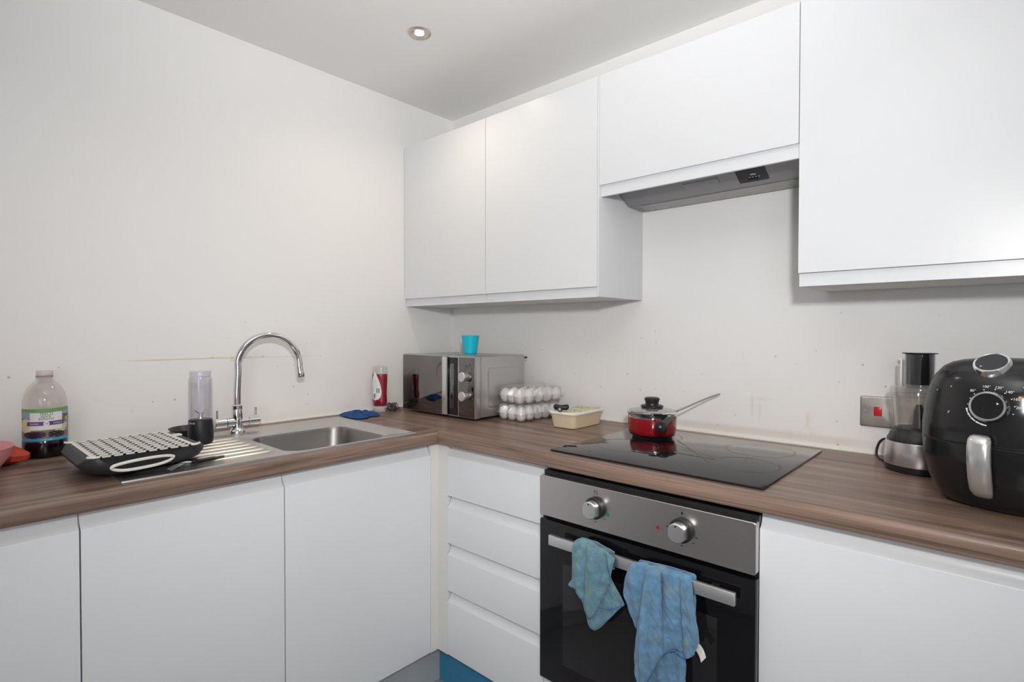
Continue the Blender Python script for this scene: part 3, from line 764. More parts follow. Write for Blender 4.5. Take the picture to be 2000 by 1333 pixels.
# ------------------------------------------------------------------ blender cup and black bowl
bc = thing('portable_blender', 'portable blender with a clear jar and black base on the draining board', 'blender', (.236, -1.2365, TOP+.0066))
bc.scale = (.89, .89, .958)
obj('motor_base', lathe([(.0, 0), (.036, 0), (.0385, .003), (.0400, .020), (.0385, .050), (.0365, .074), (.034, .076), (.0, .076)], 40), M['blackplastic'], bc)
jr = obj('jar', lathe([(.0355, .0765), (.0362, .080), (.0372, .190), (.0365, .206), (.0335, .209), (.0325, .209), (.0335, .203), (.0342, .190), (.0335, .080)], 40, cap=False), M['jar'], bc)
obj('jar_rim', lathe([(.0335, .2095), (.0340, .2100), (.0340, .226), (.0330, .228), (.0315, .228), (.0315, .2095)], 40), M['jar'], jr)
bm = lathe([(.0, .0762), (.010, .0762), (.009, .084), (.0055, .090), (.005, .094), (.0, .095)], 18)
for k in range(4):
    a = PI/2*k+.4; s = 1 if k % 2 else -1
    dx, dy = math.cos(a), math.sin(a)
    loft(bm, [[(dx*r-dy*w, dy*r+dx*w, z+dz) for w, dz in ((-.0035, 0), (.0035, 0), (.0035, .0012), (-.0035, .0012))] for r, z in ((.003, .092), (.013, .096+.002*s), (.021, .104 if s > 0 else .093))])
obj('blade', bm, M['steel'], bc, 30)
lg = obj('logo', text_bm('blendi', .0095, lambda u, v, w: (.0376*math.cos(u/.0376+math.radians(-62)), .0376*math.sin(u/.0376+math.radians(-62)), .066+v)), M['whiteink'], bc)
lg2 = obj('button', merge(*[lathe_y(0, 0, 0, [(.0025, 0), (.001, .0005)], 10) for _ in range(1)]), M['greyblack'], bc)
lg2.location = (.0396*math.cos(math.radians(-62)), .0396*math.sin(math.radians(-62)), .040); lg2.rotation_euler = (0, 0, math.radians(28))
o = obj('bowl', lathe([(.0, 0), (.040, 0), (.045, .003), (.060, .030), (.063, .033), (.0615, .0335), (.0575, .030), (.043, .006), (.0, .004)], 40), M['blackplastic'])
o.location = (.135, -1.232, TOP+.0066); tag(o, 'shallow black bowl behind the portable blender', 'bowl')

# ------------------------------------------------------------------ draining rack
c = Vector((.39, -1.452, TOP+.0068))
dk = thing('dish_drainer', 'charcoal drip tray with an ivory slotted rack, half on the draining board', 'dish rack', c)
# tray: outline at foot, shoulder and top (x towards the room, y along the wall)
def taper(x, y): return .26+(x-.26)*(1-.75*max(0, y+1.50)) if x > .26 else x
def tr(x0, x1, y0, y1, r, z, k=1.): return [(x+(taper(x, y)-x)*k, y, z) for x, y, _ in rrect(x0, x1, y0, y1, r, 0, 8)]
bm = bmesh.new()
Zb = TOP+.0068
loft(bm, [tr(.275, .505, -1.545, -1.325, .05, Zb), tr(.262, .522, -1.562, -1.308, .055, Zb+.010), tr(.250, .533, -1.576, -1.300, .055, Zb+.026), tr(.250, .534, -1.578, -1.300, .05, Zb+.034), tr(.256, .531, -1.568, -1.320, .025, Zb+.046, .25), tr(.260, .529, -1.562, -1.334, .020, Zb+.0485, .0)])
ty = obj('tray', bm, M['greyblack'], dk, 35, shift=c)
# slotted rack plate
RX0, RX1, RY0, RY1, RZ = .262, .527, -1.552, -1.343, Zb+.0488
bm = bmesh.new()
cols, rws = 9, 10
def slat(x0, x1, y0, y1): add_box(bm, x0, x1, y0, y1, RZ, RZ+.0009)
# columns of slots along y, rows along x
ye = [RY0]+[RY0+.012+(RY1-RY0-.024)*k/(cols-1) for k in range(cols)]+[RY1]
for k in range(cols): slat(RX0, RX1, ye[k+1]-.0034, ye[k+1]+.0034)
slat(RX0, RX1, RY0-.003, RY0+.005); slat(RX0, RX1, RY1-.005, RY1+.003)
for k in range(rws+1):
    x = RX0+.006+(RX1-RX0-.012)*k/rws
    slat(x-.0078 if k not in (0, rws) else x-.007, x+.0078 if k not in (0, rws) else x+.006, RY0+.005, RY1-.005)
rk = obj('rack', bm, M['ivory'], dk, shift=c)
for x, y0, y1 in ((.524, RY0-.012, RY0+.01), (.524, RY1-.01, RY1+.012), (.268, RY0-.014, RY0)):
    obj('hook', tube(bez([(x+.004, y1 if y0 < -1.5 else y0, RZ+.003), (x+.005, (y0+y1)/2, RZ+.003), (x-.004, y0 if y0 < -1.5 else y1, RZ+.0035)], 4), .0028, 8), M['ivory'], rk, shift=c)
obj('clip', box(.33, .352, RY1+.002, RY1+.022, RZ-.001, RZ+.003, .001), M['ivory'], rk, shift=c)
# loop handle on the front flank
lp = []
for i in range(41):
    a = 2*PI*i/40; u, v = math.cos(a), math.sin(a)
    yy = -1.4565+.0665*math.copysign(abs(u)**.75, u); zz = Zb+.0255+(.0085*v if v > 0 else .0125*v)
    xx = taper(.5365, yy)+(.005 if v > 0 else .0)-.004*((zz-Zb-.02)/.03)
    lp.append((xx+.002, yy, zz))
obj('handle', tube(lp, .0037, 8), M['ivory'], dk, shift=c)
bm = bmesh.new()
vs = [bm.verts.new((p[0]-.0005, p[1], p[2])) for p in lp[:-1]]; f = bm.faces.new(vs)
bmesh.ops.extrude_face_region(bm, geom=[f])
for v in vs: v.co.x -= .004
obj('grip_recess', bm, M['blackplastic'], dk, shift=c)

# fork lying in front of the rack
fk = thing('fork', 'dark-handled fork lying on the draining board in front of the drip tray', 'fork', (.52, -1.36, TOP+.0062))
W = Vector((.52, -1.36, TOP+.0062))
bm = bmesh.new()
for k in range(4):
    o_ = (k-1.5)*.0075
    tube(bez([(.548+o_*.9, -1.408+o_*.15, TOP+.0075), (.525+o_*.9, -1.385, TOP+.0095), (.502+o_*.6, -1.362, TOP+.0095), (.500+o_*.2, -1.345, TOP+.0085)], 4), .0013, 6, bm)
obj('tines', bm, M['chrome'], fk, shift=W)
obj('handle', tube(bez([(.500, -1.345, TOP+.009), (.4985, -1.325, TOP+.009), (.496, -1.30, TOP+.0095), (.491, -1.262, TOP+.0085)], 4), [(.004, .0018)]*3+[(.0065, .003)]*7+[(.005, .002)]*3, 10), M['blackplastic'], fk, shift=W)

# ------------------------------------------------------------------ juice bottle
BXp, BYp = .082, -1.5815
jb = thing('juice_bottle', 'large plastic bottle of dark fruit juice with a colourful label near the left wall', 'bottle', (BXp, BYp, TOP+.0005))
jb.scale = (.755, .755, .972); BR = .0645
obj('bottle_body', lathe([(.0, .002), (.050, 0), (.060, .003), (BR, .012), (BR, .034), (BR-.0015, .037), (BR, .040), (BR-.001, .120), (BR, .124), (BR-.001, .142), (BR, .146), (BR-.001, .160), (.0585, .180), (.048, .197), (.036, .209), (.0265, .217), (.0225, .221), (.0215, .232)], 48, cap=False), M['bottle'], jb)
obj('juice', lathe([(.0, .0025), (.049, .0015), (.0605, .0028), (BR+.0005, .0115), (BR+.0005, .046), (BR-.001, .0485), (BR-.0015, .060), (.0, .060)], 48), M['juice'], jb)
obj('cap', lathe([(.0235, .2225), (.0250, .2235), (.0250, .2275), (.0238, .2285), (.0238, .2300), (.0248, .2310), (.0248, .2420), (.0235, .2435), (.0, .2435)], 40), M['pale'], jb)
obj('cap_ring', lathe([(.0252, .2265), (.0256, .2272), (.0256, .2288), (.0240, .2292), (.0235, .2275)], 40), mat('dusky_pink_ring', (.35, .22, .21), .4, var=.05), jb)
# label painted face by face on a cylinder: u 0..1 left to right as seen, v 0..1 bottom to top
LM = ['lgreen', 'lsky', 'paper', 'lpurple', 'lapple', 'lberry', 'lbrown', 'lblue', 'lleaf', 'whiteink']
def lcol(u, v):
    if u > .90: return 3
    if v < .085: return 7
    if v > .90: return 0
    if .22 < u < .72 and .62 < v < .885: return 2
    if .17 < u < .77 and .475 < v < .595: return 3
    if .22 < u < .72 and .33 < v < .62: return 2 if v > .36 else 4
    if .80 < u < .88 and .28 < v < .68: return 9 if int(v*40) % 2 else 8
    if v > .70: return 1 if u < .74 or v > .80 else 8
    b = math.sin(u*46)*math.sin(v*60+u*17)
    if .08 < v < .30 and .07 < u < .46 and ((u-.28)/.19)**2+((v-.20)/.11)**2 < 1: return 5
    if .08 < v < .30 and .50 < u < .78 and ((u-.62)/.15)**2+((v-.19)/.10)**2 < 1: return 5 if b > -.45 else 8
    if ((u-.14)/.14)**2+((v-.48)/.22)**2 < 1 or ((u-.70)/.12)**2+((v-.40)/.17)**2 < 1: return 4
    return 6
bm = bmesh.new(); NU, NV = 72, 48; LZ0, LZ1 = .0490, .1395
A_C = math.atan2(-1.826-BYp, 2.057-BXp)   # the label's centre faces the room
A_S = math.radians(172)
def lpos(u, v, k=.0006): a = A_C-A_S*.45+A_S*u*1.0; return ((BR+k)*math.cos(a), (BR+k)*math.sin(a), LZ0+(LZ1-LZ0)*v)
g = [[bm.verts.new(lpos(i/NU, j/NV)) for i in range(NU+1)] for j in range(NV+1)]
for j in range(NV):
    for i in range(NU):
        bm.faces.new((g[j][i], g[j][i+1], g[j+1][i+1], g[j+1][i])).material_index = lcol((i+.5)/NU, (j+.5)/NV)
lb = obj('label', bm, [M[k] for k in LM], jb, 60)
UW = A_S*BR
def onlab(uc, vc): return lambda u, v, w: lpos(uc+u/UW, vc+v/(LZ1-LZ0), .0011)
obj('label_lettering', merge(text_bm('TESCO', .0125, onlab(.47, .835)), text_bm('Apple &', .0085, onlab(.46, .755)), text_bm('Blackcurrant', .0085, onlab(.47, .685))), M['ink'], lb)
for w_, z_, u_, v_ in (('DOUBLE', .0068, .295, .535), ('STRENGTH', .0062, .65, .535), ('no added sugar', .0052, .47, .042)): obj('label_lettering', text_bm(w_, z_, onlab(u_, v_)), M['whiteink'], lb)
bm = bmesh.new()
cc = [bm.verts.new(lpos(.47+.0062*math.cos(2*PI*i/24)/UW*1.35, .535+.0078*math.sin(2*PI*i/24)/(LZ1-LZ0), .0010)) for i in range(24)]; bm.faces.new(cc)
obj('label_badge', bm, M['whiteink'], lb)
obj('label_lettering', merge(text_bm('100', .0072, lambda u, v, w: lpos(.47+u/UW, .535+v/(LZ1-LZ0), .0016))), M['lpurple'], lb)

# ------------------------------------------------------------------ pink bowl and net bag
o = obj('mixing_bowl', lathe([(.0, .0), (.060, 0), (.064, .003), (.086, .020), (.104, .045), (.113, .070), (.1145, .073), (.1125, .0735), (.1105, .070), (.101, .046), (.083, .022), (.0, .005)], 56), M['pink'])
o.location = (.275, -1.776, TOP+.0005); tag(o, 'pink plastic bowl cut off by the left edge of the photo', 'bowl')
rnd = random.Random(11)
bm = bmesh.new()
prof = [(.0, .001), (.030, .001), (.046, .010), (.050, .024), (.042, .038), (.026, .047), (.0, .051)]
lathe(prof, 26, bm=bm, sx=1.15, sy=.95)
for v in bm.verts:
    a = math.atan2(v.co.y, v.co.x); k = 1+.10*math.sin(3*a+.6)+.06*math.sin(7*a+v.co.z*90)
    if 0.3 < a < 1.3: k *= 1+.55*math.sin((a-.3)*PI)*(1-v.co.z/.07)
    v.co.x *= k; v.co.y *= k
    if v.co.z > .004: v.co.z *= 1+.12*math.sin(5*a+2)
nb = obj('net_bag', bm, M['net']); nb.location = (.125, -1.688, TOP+.0005); nb.rotation_euler = (0, 0, math.radians(20))
tag(nb, 'red-orange net bag lying between the pink bowl and the juice bottle', 'net bag')

# ------------------------------------------------------------------ switch
c = Vector((1.80, 0, 1.033))
sw = thing('cooker_switch', 'worn metal cooker switch plate with a red rocker on the back wall', 'switch', c)
bm = bmesh.new()
loft(bm, [[(x, y, z) for x, z, _ in rrect(1.7570-d, 1.8430+d, .9900-d, 1.0760+d, .004, 0, 4)] for y, d in ((-.0003, 0), (-.006, 0), (-.0078, -.0015), (-.0082, -.004))])
obj('plate', bm, M['plate'], sw, 50, shift=c)
obj('rocker', merge(box(1.7905, 1.8095, -.0115, -.0080, 1.0215, 1.0475, .0012)), M['redrocker'], sw, shift=c)
for x in (1.770, 1.830): obj('screw', lathe_y(x, -.0080, 1.033, [(.0038, 0), (.0034, .0009), (.001, .0011)], 16), M['chrome'], sw, shift=c)

# ------------------------------------------------------------------ food processor
fp = thing('food_processor', 'compact steel and black food processor with clear bowl behind the air fryer', 'food processor', (1.905, -.140, TOP+.0005))
fn = 44
obj('base_foot', lathe([(.0, 0), (.066, 0), (.0695, .003), (.0715, .017), (.0, .017)], fn), M['blackplastic'], fp)
obj('steel_band', lathe([(.0718, .0172), (.0722, .020), (.0692, .072), (.0680, .0745), (.0, .0745)], fn), M['steel'], fp)
obj('motor_top', lathe([(.0665, .0747), (.066, .080), (.060, .092), (.053, .100), (.0515, .107), (.0, .107)], fn), M['blackplastic'], fp)
bw = obj('bowl', lathe([(.049, .1075), (.0505, .112), (.0570, .180), (.0590, .190), (.0572, .190), (.0553, .180), (.0488, .113)], fn, cap=False), M['procclear'], fp)
obj('blade_hub', lathe([(.0, .1078), (.014, .1078), (.011, .150), (.006, .165), (.0, .166)], 20), M['blackplastic'], bw)
obj('bowl_handle', tube(bez([(.050, -.030, .186), (.068, -.042, .182), (.074, -.046, .160), (.070, -.043, .130), (.052, -.032, .116)], 4), [(.009, .007)]*17, 12), M['blackplastic'], bw)
ld = obj('lid', lathe([(.0610, .188), (.0615, .205), (.0600, .2105), (.040, .2150), (.0, .2155), (.0, .2135), (.039, .2130), (.0585, .2090), (.0595, .188)], fn, cap=False), M['procclear'], fp)
obj('feed_chute', lathe([(.0325, .214), (.0330, .292), (.0312, .292), (.0308, .214)], 36, 0, 0, sy=.85, cap=False), M['clear'], ld)
obj('pusher', lathe([(.0, .216), (.0290, .216), (.0298, .292), (.0300, .2925), (.0365, .2930), (.0370, .2945), (.0360, .2955), (.0, .2955)], 36, sy=.85), M['glossblack'], fp)
obj('lid_catch', box(-.040, -.0355, -.004, .004, .2115, .283, .001), M['ivory'], ld)
obj('logo', text_bm('KENWOOD', .0135, lambda u, v, w: (.0709*math.cos(u/.0709+math.radians(-83)), .0709*math.sin(u/.0709+math.radians(-83)), .047+v)), M['palegrey'], fp)
obj('power_cord', tube(bez([(-.060, .030, .012), (-.064, .060, .045), (-.079, .082, .0575), (-.094, .088, .046), (-.1005, .085, .018), (-.093, .070, .0045), (-.075, .052, .0040), (-.060, .045, .006)], 6), .0031, 8), M['blackplastic'], fp)

# ------------------------------------------------------------------ air fryer
AX, AY, AR = 2.071, -.335, math.radians(-18)
af = thing('air_fryer', 'glossy black air fryer with a silver handle at the right end of the worktop', 'air fryer', (AX, AY, TOP+.0005), AR)
afp = [(r*.905, z) for r, z in [(.100, .0), (.114, .004), (.126, .020), (.139, .050), (.148, .090), (.151, .125), (.151, .1275), (.1490, .1290), (.151, .1305), (.151, .155), (.147, .195), (.139, .232), (.128, .258), (.113, .276), (.098, .2845), (.080, .2895), (.055, .2925), (.02, .294)]]
def afr(z):
    for (r0, z0_), (r1, z1_) in zip(afp, afp[1:]):
        if z <= z1_: return r0+(r1-r0)*(z-z0_)/max(1e-6, z1_-z0_)
    return .02
bm = bmesh.new(); loft(bm, [superell(0, 0, r, r, z, 2.45, 72) for r, z in afp])
obj('shell', bm, M['afgrey'], af, 50)
# glossy front: pan drawer below and control face above, proud of the shell
def front_patch(z0, z1, amax, off, nz=18, na=26, n=2.45):
    bm = bmesh.new(); rows = []
    def P(i, j, o):
        z = z0+(z1-z0)*j/nz; a = math.radians(-90+amax*(2*i/na-1)); r = afr(z)
        c_, s_ = math.cos(a), math.sin(a); k = (abs(c_)**n+abs(s_)**n)**(-1/n)
        return ((r*k+o)*c_, (r*k+o)*s_, z)
    rows = [[P(i, j, off) for i in range(na+1)] for j in range(nz+1)]
    back = [[P(i, j, -.003) for i in range(na+1)] for j in range(nz+1)]
    f = [[bm.verts.new(p) for p in r] for r in rows]; b = [[bm.verts.new(p) for p in r] for r in back]
    for j in range(nz):
        for i in range(na):
            bm.faces.new((f[j][i], f[j][i+1], f[j+1][i+1], f[j+1][i]))
    for j in range(nz):
        bm.faces.new((f[j][0], f[j+1][0], b[j+1][0], b[j][0])); bm.faces.new((f[j][na], b[j][na], b[j+1][na], f[j+1][na]))
    for i in range(na):
        bm.faces.new((f[0][i], b[0][i], b[0][i+1], f[0][i+1])); bm.faces.new((f[nz][i], f[nz][i+1], b[nz][i+1], b[nz][i]))
    return bm
dw = obj('pan_drawer', front_patch(.010, .1265, 50, .0018), M['glossblack'], af, 50)
cf = obj('control_face', front_patch(.1325, .268, 47, .0016), M['glossblack'], af, 50)
def frame_at(x, z, n=2.45):
    # point and outward normal on the front at local x, height z
    def pt(x_, z_):
        r = afr(z_); y = -(max(0, r**n-abs(x_)**n))**(1/n); return Vector((x_, y-.0018, z_))
    p = pt(x, z); tx = (pt(x+.004, z)-pt(x-.004, z)).normalized(); tz = (pt(x, z+.012)-pt(x, z-.012)).normalized()
    nr = tx.cross(tz).normalized()
    if nr.y > 0: nr = -nr
    return p, tx, tz, nr
def lathe_on(p, tx, tz, nr, prof, n=36):
    bm = bmesh.new(); loft(bm, [[p+tx*r*math.cos(2*PI*i/n)+tz*r*math.sin(2*PI*i/n)+nr*d for i in range(n)] for r, d in prof]); return bm
DX, DZ = .012, .205
F = frame_at(DX, DZ)
kn = obj('temperature_dial', lathe_on(*F, [(.029, -.001), (.029, .012), (.0275, .016), (.0245, .0165), (.0235, .0155), (.001, .0155)]), M['chrome'], af)
obj('dial_face', lathe_on(F[0]+F[3]*.0148, *F[1:], [(.0238, 0), (.0238, .0012), (.001, .0014)]), M['glossblack'], kn)
obj('pointer', lathe_on(F[0]+F[3]*.0162+F[1]*.015+F[2]*.006, *F[1:], [(.0026, 0), (.0022, .0006), (.0005, .0007)], 3), M['whiteink'], kn)
def ontxt(x, z, ang=0.):
    P = frame_at(x, z); ca, sa = math.cos(ang), math.sin(ang)
    return lambda u, v, w: P[0]+P[1]*(u*ca-v*sa)+P[2]*(u*sa+v*ca)+P[3]*.0008
tx = []
for deg, s in ((118, '80°'), (88, '100°'), (62, '120°'), (38, '140°'), (14, '160°'), (-10, '200°')):
    a = math.radians(deg+14); tx.append(text_bm(s, .0068, ontxt(DX+.042*math.cos(a), DZ+.038*math.sin(a))))
dots = []
for deg in (170, 150, 132, 104, 76, 50, 26, 2, -22):
    a = math.radians(deg+6); P = frame_at(DX+.0345*math.cos(a), DZ+.0335*math.sin(a)); dots.append(lathe_on(P[0]+P[3]*.0003, *P[1:], [(.0011, 0), (.0009, .0004)], 8))
for deg in (196, 212, 228, 244, 258):
    a = math.radians(deg); P = frame_at(DX+.036*math.cos(a), DZ+.035*math.sin(a)); b_ = bmesh.new(); w_ = .0016
    t_ = P[1]*(-math.sin(a))+P[2]*math.cos(a); q = P[1]*math.cos(a)+P[2]*math.sin(a)
    vs = [b_.verts.new(P[0]+P[3]*.0006+t_*s*.0045+q*k*w_) for s, k in ((-1, -1), (1, -.6), (1, .6), (-1, 1))]; b_.faces.new(vs); dots.append(b_)
tx.append(text_bm('F', .008, ontxt(DX-.066, DZ-.018)))
obj('dial_markings', merge(*tx, *dots), M['whiteink'], cf)
obj('mark', lathe_on(*(lambda P: (P[0]+P[3]*.0004, *P[1:]))(frame_at(DX+.040, DZ+.021)), [(.0030, 0), (.0026, .0004)], 8), M['orangeink'], cf)
TP = Vector((.002, -.089, .2735)); nr = Vector((0, -.62, .78)).normalized(); tX = Vector((1, 0, 0)); tZ = tX.cross(nr)*-1
tk = obj('timer_dial', lathe_on(TP-nr*.004, tX, tZ, nr, [(.030, 0), (.0295, .020), (.0275, .0235), (.0245, .0240), (.0235, .0232), (.001, .0232)]), M['chrome'], af)
obj('dial_face', lathe_on(TP+nr*.0188, tX, tZ, nr, [(.0238, 0), (.0238, .0012), (.001, .0013)]), M['greyblack'], tk)
obj('pointer', lathe_on(TP+nr*.0204-tX*.012-tZ*.014, tX, tZ, nr, [(.0022, 0), (.0018, .0005)], 3), M['whiteink'], tk)
mk = []
for x, z in ((-.055, .238), (-.082, .228), (.055, .245), (.060, .235)):
    P = frame_at(x, z); mk.append(lathe_on(P[0]+P[3]*.0004, *P[1:], [(.0016, 0), (.0012, .0004)], 8))
obj('timer_markings', merge(*mk), M['palegrey'], cf)
# handle
HXl = .003
hz = [(.030, .55, .004), (.034, .8, .009), (.045, .97, .016), (.07, 1, .019), (.10, 1, .020), (.130, 1, .018), (.143, .97, .013), (.149, .85, .008), (.152, .6, .003)]
bm = bmesh.new(); rings = []
for z, k, dep in hz:
    p = frame_at(HXl, min(z, .125))[0]; cx = HXl; w = .0185*k; yb = p.y+.002
    rings.append([(cx+w*math.copysign(abs(math.cos(a))**.7, math.cos(a)), yb-.017-(dep+.004)*(.5-.5*math.sin(a))+ .010, z) for a in [2*PI*i/28 for i in range(28)]])
loft(bm, rings)
obj('handle', bm, M['handle'], dw, 60)
obj('handle_mount', box(HXl-.012, HXl+.012, frame_at(HXl, .09)[0].y-.006, frame_at(HXl, .09)[0].y+.006, .055, .125, .002), M['blackplastic'], dw)

# ------------------------------------------------------------------ cloths over the oven handle
def poly(pts, x):
    for (a, b), (c_, d) in zip(pts, pts[1:]):
        if a <= x <= c_: return b+(d-b)*(x-a)/max(1e-9, c_-a)
    return pts[0][1] if x < pts[0][0] else pts[-1][1]
def sheet(top, bot, ybase, folds, th, nu=46, nv=44, seed=1, wrap=None):
    # hanging layer between an upper and a lower outline (x, z); folds: (x0, slant, width, depth)
    x0 = max(top[0][0], bot[0][0]); x1 = min(top[-1][0], bot[-1][0])
    rnd = random.Random(seed); ph = [rnd.uniform(0, 6) for _ in range(6)]
    bm = bmesh.new(); F = []; B = []
    def yo(x, z, u, v):
        d = 0
        for fx, sl_, w, h in folds:
            q = (x-(fx+sl_*(.70-z)))/w; d += h*math.exp(-q*q)
        d += .0014*math.sin(x*210+z*40+ph[0])+.0011*math.sin(z*160-x*70+ph[1])+.0007*math.sin(x*390+z*300+ph[2])
        return d*min(1, .35+v*2.2)
    for i in range(nu+1):
        u = i/nu; x = x0+(x1-x0)*u; zt, zb = poly(top, x), poly(bot, x)
        if zt-zb < .001: zb = zt-.001
        cf, cb = [], []
        edge = min(1., min(u, 1-u)*14)
        for j in range(nv+1):
            v = j/nv; z = zt+(zb-zt)*v
            y = ybase-yo(x, z, u, v)
            if wrap is not None and z > wrap: y += .016*((z-wrap)/.016)**2 if z-wrap < .016 else .016
            e2 = min(1., (1-v)*18)
            t2 = th*(.25+.75*math.sqrt(max(0, edge*min(1, e2))))
            cf.append(bm.verts.new((x, y-t2, z))); cb.append(bm.verts.new((x, y+t2*.2, z)))
        F.append(cf); B.append(cb)
    for i in range(nu):
        for j in range(nv):
            bm.faces.new((F[i][j], F[i+1][j], F[i+1][j+1], F[i][j+1])); bm.faces.new((B[i][j], B[i][j+1], B[i+1][j+1], B[i+1][j]))
        bm.faces.new((F[i][0], B[i][0], B[i+1][0], F[i+1][0])); bm.faces.new((F[i][nv], F[i+1][nv], B[i+1][nv], B[i][nv]))
    for i in (0, nu):
        for j in range(nv): bm.faces.new((F[i][j], F[i][j+1], B[i][j+1], B[i][j]))
    return bm
def hem(pts, y, r=.0016): return tube(bez([(x, y, z) for x, z in pts], 4), r, 6)

Lt = [(1.210, .5875), (1.2235, .606), (1.2242, .690), (1.229, .708), (1.236, .7130), (1.2471, .7140), (1.265, .7125), (1.2789, .7135), (1.3022, .7085), (1.318, .7070), (1.3397, .7015), (1.3515, .6944)]
Lb = [(1.210, .5860), (1.2314, .5778), (1.2606, .5593), (1.280, .534), (1.2875, .5275), (1.292, .531), (1.3104, .5709), (1.3357, .6283), (1.3473, .66), (1.3515, .6918)]
LBt = [(1.2182, .581), (1.2300, .610), (1.2474, .6433), (1.3251, .6662), (1.334, .634), (1.3723, .5835)]
LBb = [(1.2182, .5776), (1.2413, .5528), (1.2559, .5323), (1.2672, .5003), (1.276, .489), (1.2846, .4856), (1.295, .492), (1.3046, .501), (1.3346, .5379), (1.3551, .5631), (1.3723, .5818)]
c = Vector((1.285, -.664, .60))
cl = thing('cleaning_cloth', 'greenish blue cleaning cloth over the left part of the oven handle', 'cloth', c, 0, 'cloths hanging on the oven handle')
obj('front_fold', sheet(Lt, Lb, -.6625, [(1.238, .12, .014, .010), (1.264, -.04, .006, -.009), (1.288, -.02, .018, .014), (1.338, .22, .010, .012), (1.318, .25, .006, -.008)], .0045, seed=2, wrap=.698), M['towelA'], cl, 60, shift=c)
obj('back_fold', sheet(LBt, LBb, -.6525, [(1.26, .0, .014, .003), (1.31, -.12, .016, .004)], .0035, seed=5), M['towelA'], cl, 60, shift=c)
obj('over_bar', sheet([(1.2235, .700), (1.236, .7120), (1.2471, .7125), (1.2789, .7125), (1.3022, .7075), (1.336, .7005)], [(1.2235, .60), (1.336, .655)], -.640, [(1.26, 0, .01, .003)], .003, seed=8), M['towelA'], cl, 60, shift=c)
obj('hem', hem([(1.2385, .5765), (1.2606, .5593), (1.280, .534), (1.2865, .5278)], -.6705), M['hem'], cl, shift=c)
obj('hem', hem([(1.300, .552), (1.3104, .5545), (1.3346, .5605), (1.3723, .5820)], -.658), M['hem'], cl, shift=c)

Rt = [(1.3750, .6243), (1.3818, .6604), (1.3943, .6891), (1.402, .699), (1.4081, .7025), (1.4230, .7050), (1.4406, .7045), (1.458, .7075), (1.4771, .7080), (1.5147, .7080), (1.5449, .7088), (1.5490, .7050), (1.5535, .6649), (1.5584, .6265), (1.5657, .5949), (1.5682, .5697)]
Rb = [(1.3750, .618), (1.3879, .5872), (1.4100, .5400), (1.4132, .5316), (1.4162, .4894), (1.4205, .4479), (1.4289, .4084), (1.4350, .4120), (1.4422, .4266), (1.4592, .4619), (1.4745, .4948), (1.491, .5182), (1.5134, .5319), (1.5183, .5292), (1.5230, .5255), (1.5305, .5236), (1.5461, .5288), (1.559, .5421), (1.567, .5624), (1.5682, .5674)]
c = Vector((1.47, -.664, .55))
cl = thing('cleaning_cloth', 'larger bright blue cleaning cloth with a white tag over the middle of the oven handle', 'cloth', c, 0, 'cloths hanging on the oven handle')
obj('front_fold', sheet(Rt, Rb, -.6625, [(1.402, .22, .020, .016), (1.431, -.08, .0065, -.014), (1.450, -.05, .013, .020), (1.474, -.07, .007, -.010), (1.496, -.06, .010, .004), (1.517, .05, .006, -.010), (1.546, .06, .022, .015)], .0050, nu=64, nv=60, seed=4, wrap=.697), M['towelB'], cl, 60, shift=c)
obj('pleat', sheet([(1.414, .49), (1.425, .57), (1.436, .64), (1.447, .697), (1.462, .706), (1.478, .703), (1.485, .60), (1.487, .52)], [(1.414, .485), (1.421, .44), (1.431, .412), (1.443, .425), (1.459, .46), (1.475, .494), (1.487, .515)], -.6765, [(1.448, -.08, .012, .010), (1.47, -.06, .010, .004)], .0045, nu=40, nv=50, seed=21, wrap=.693), M['towelB'], cl, 60, shift=c)
obj('back_fold', sheet([(1.425, .60), (1.53, .60)], [(1.425, .385), (1.440, .372), (1.4800, .36), (1.528, .365), (1.53, .37)], -.6490, [(1.47, 0, .014, .004), (1.51, .05, .012, .003)], .0035, seed=9), M['towelB'], cl, 60, shift=c)
obj('over_bar', sheet([(1.396, .690), (1.4081, .7010), (1.4406, .7035), (1.4771, .7070), (1.5147, .7068), (1.5449, .7070), (1.549, .703)], [(1.396, .60), (1.549, .60)], -.640, [(1.47, 0, .02, .003)], .003, seed=12), M['towelB'], cl, 60, shift=c)
obj('hem', hem([(1.4320, .4105), (1.4422, .4266), (1.4592, .4619), (1.4745, .4948), (1.491, .5182), (1.5134, .5319)], -.6690), M['hem'], cl, shift=c)
obj('hem', hem([(1.5183, .5292), (1.5305, .5236), (1.5461, .5288), (1.559, .5421)], -.670), M['hem'], cl, shift=c)
bm = bmesh.new()
tg = bez([(1.5590, -.6665, .5560), (1.5690, -.6690, .5590), (1.5790, -.6720, .5505), (1.5840, -.6740, .5390)], 4)
loft(bm, [[p+Vector((-.0012, 0, .0100))+Vector((.004, 0, -.002))*(i/len(tg)), p+Vector((-.0012, -.0007, .0100)), p+Vector((-.0085, -.0007, -.0075)), p+Vector((-.0085, 0, -.0075))] for i, p in enumerate(tg)])
tgo = obj('care_tag', bm, M['brush'], cl, shift=c)

# ------------------------------------------------------------------ ceiling downlight
dl = thing('downlight', 'round recessed downlight with a metal rim in the ceiling', 'ceiling light', (.518, -.6147, CEIL))
obj('rim', lathe([(.0245, -.0005), (.0405, -.0005), (.0405, -.003), (.037, -.0055), (.030, -.006), (.0255, -.003)], 40), M['bezel'], dl)
obj('lamp', lathe([(.0, -.0035), (.015, -.0033), (.0240, -.0015), (.0240, -.0004), (.0, -.0004)], 32), M['lamp'], dl)

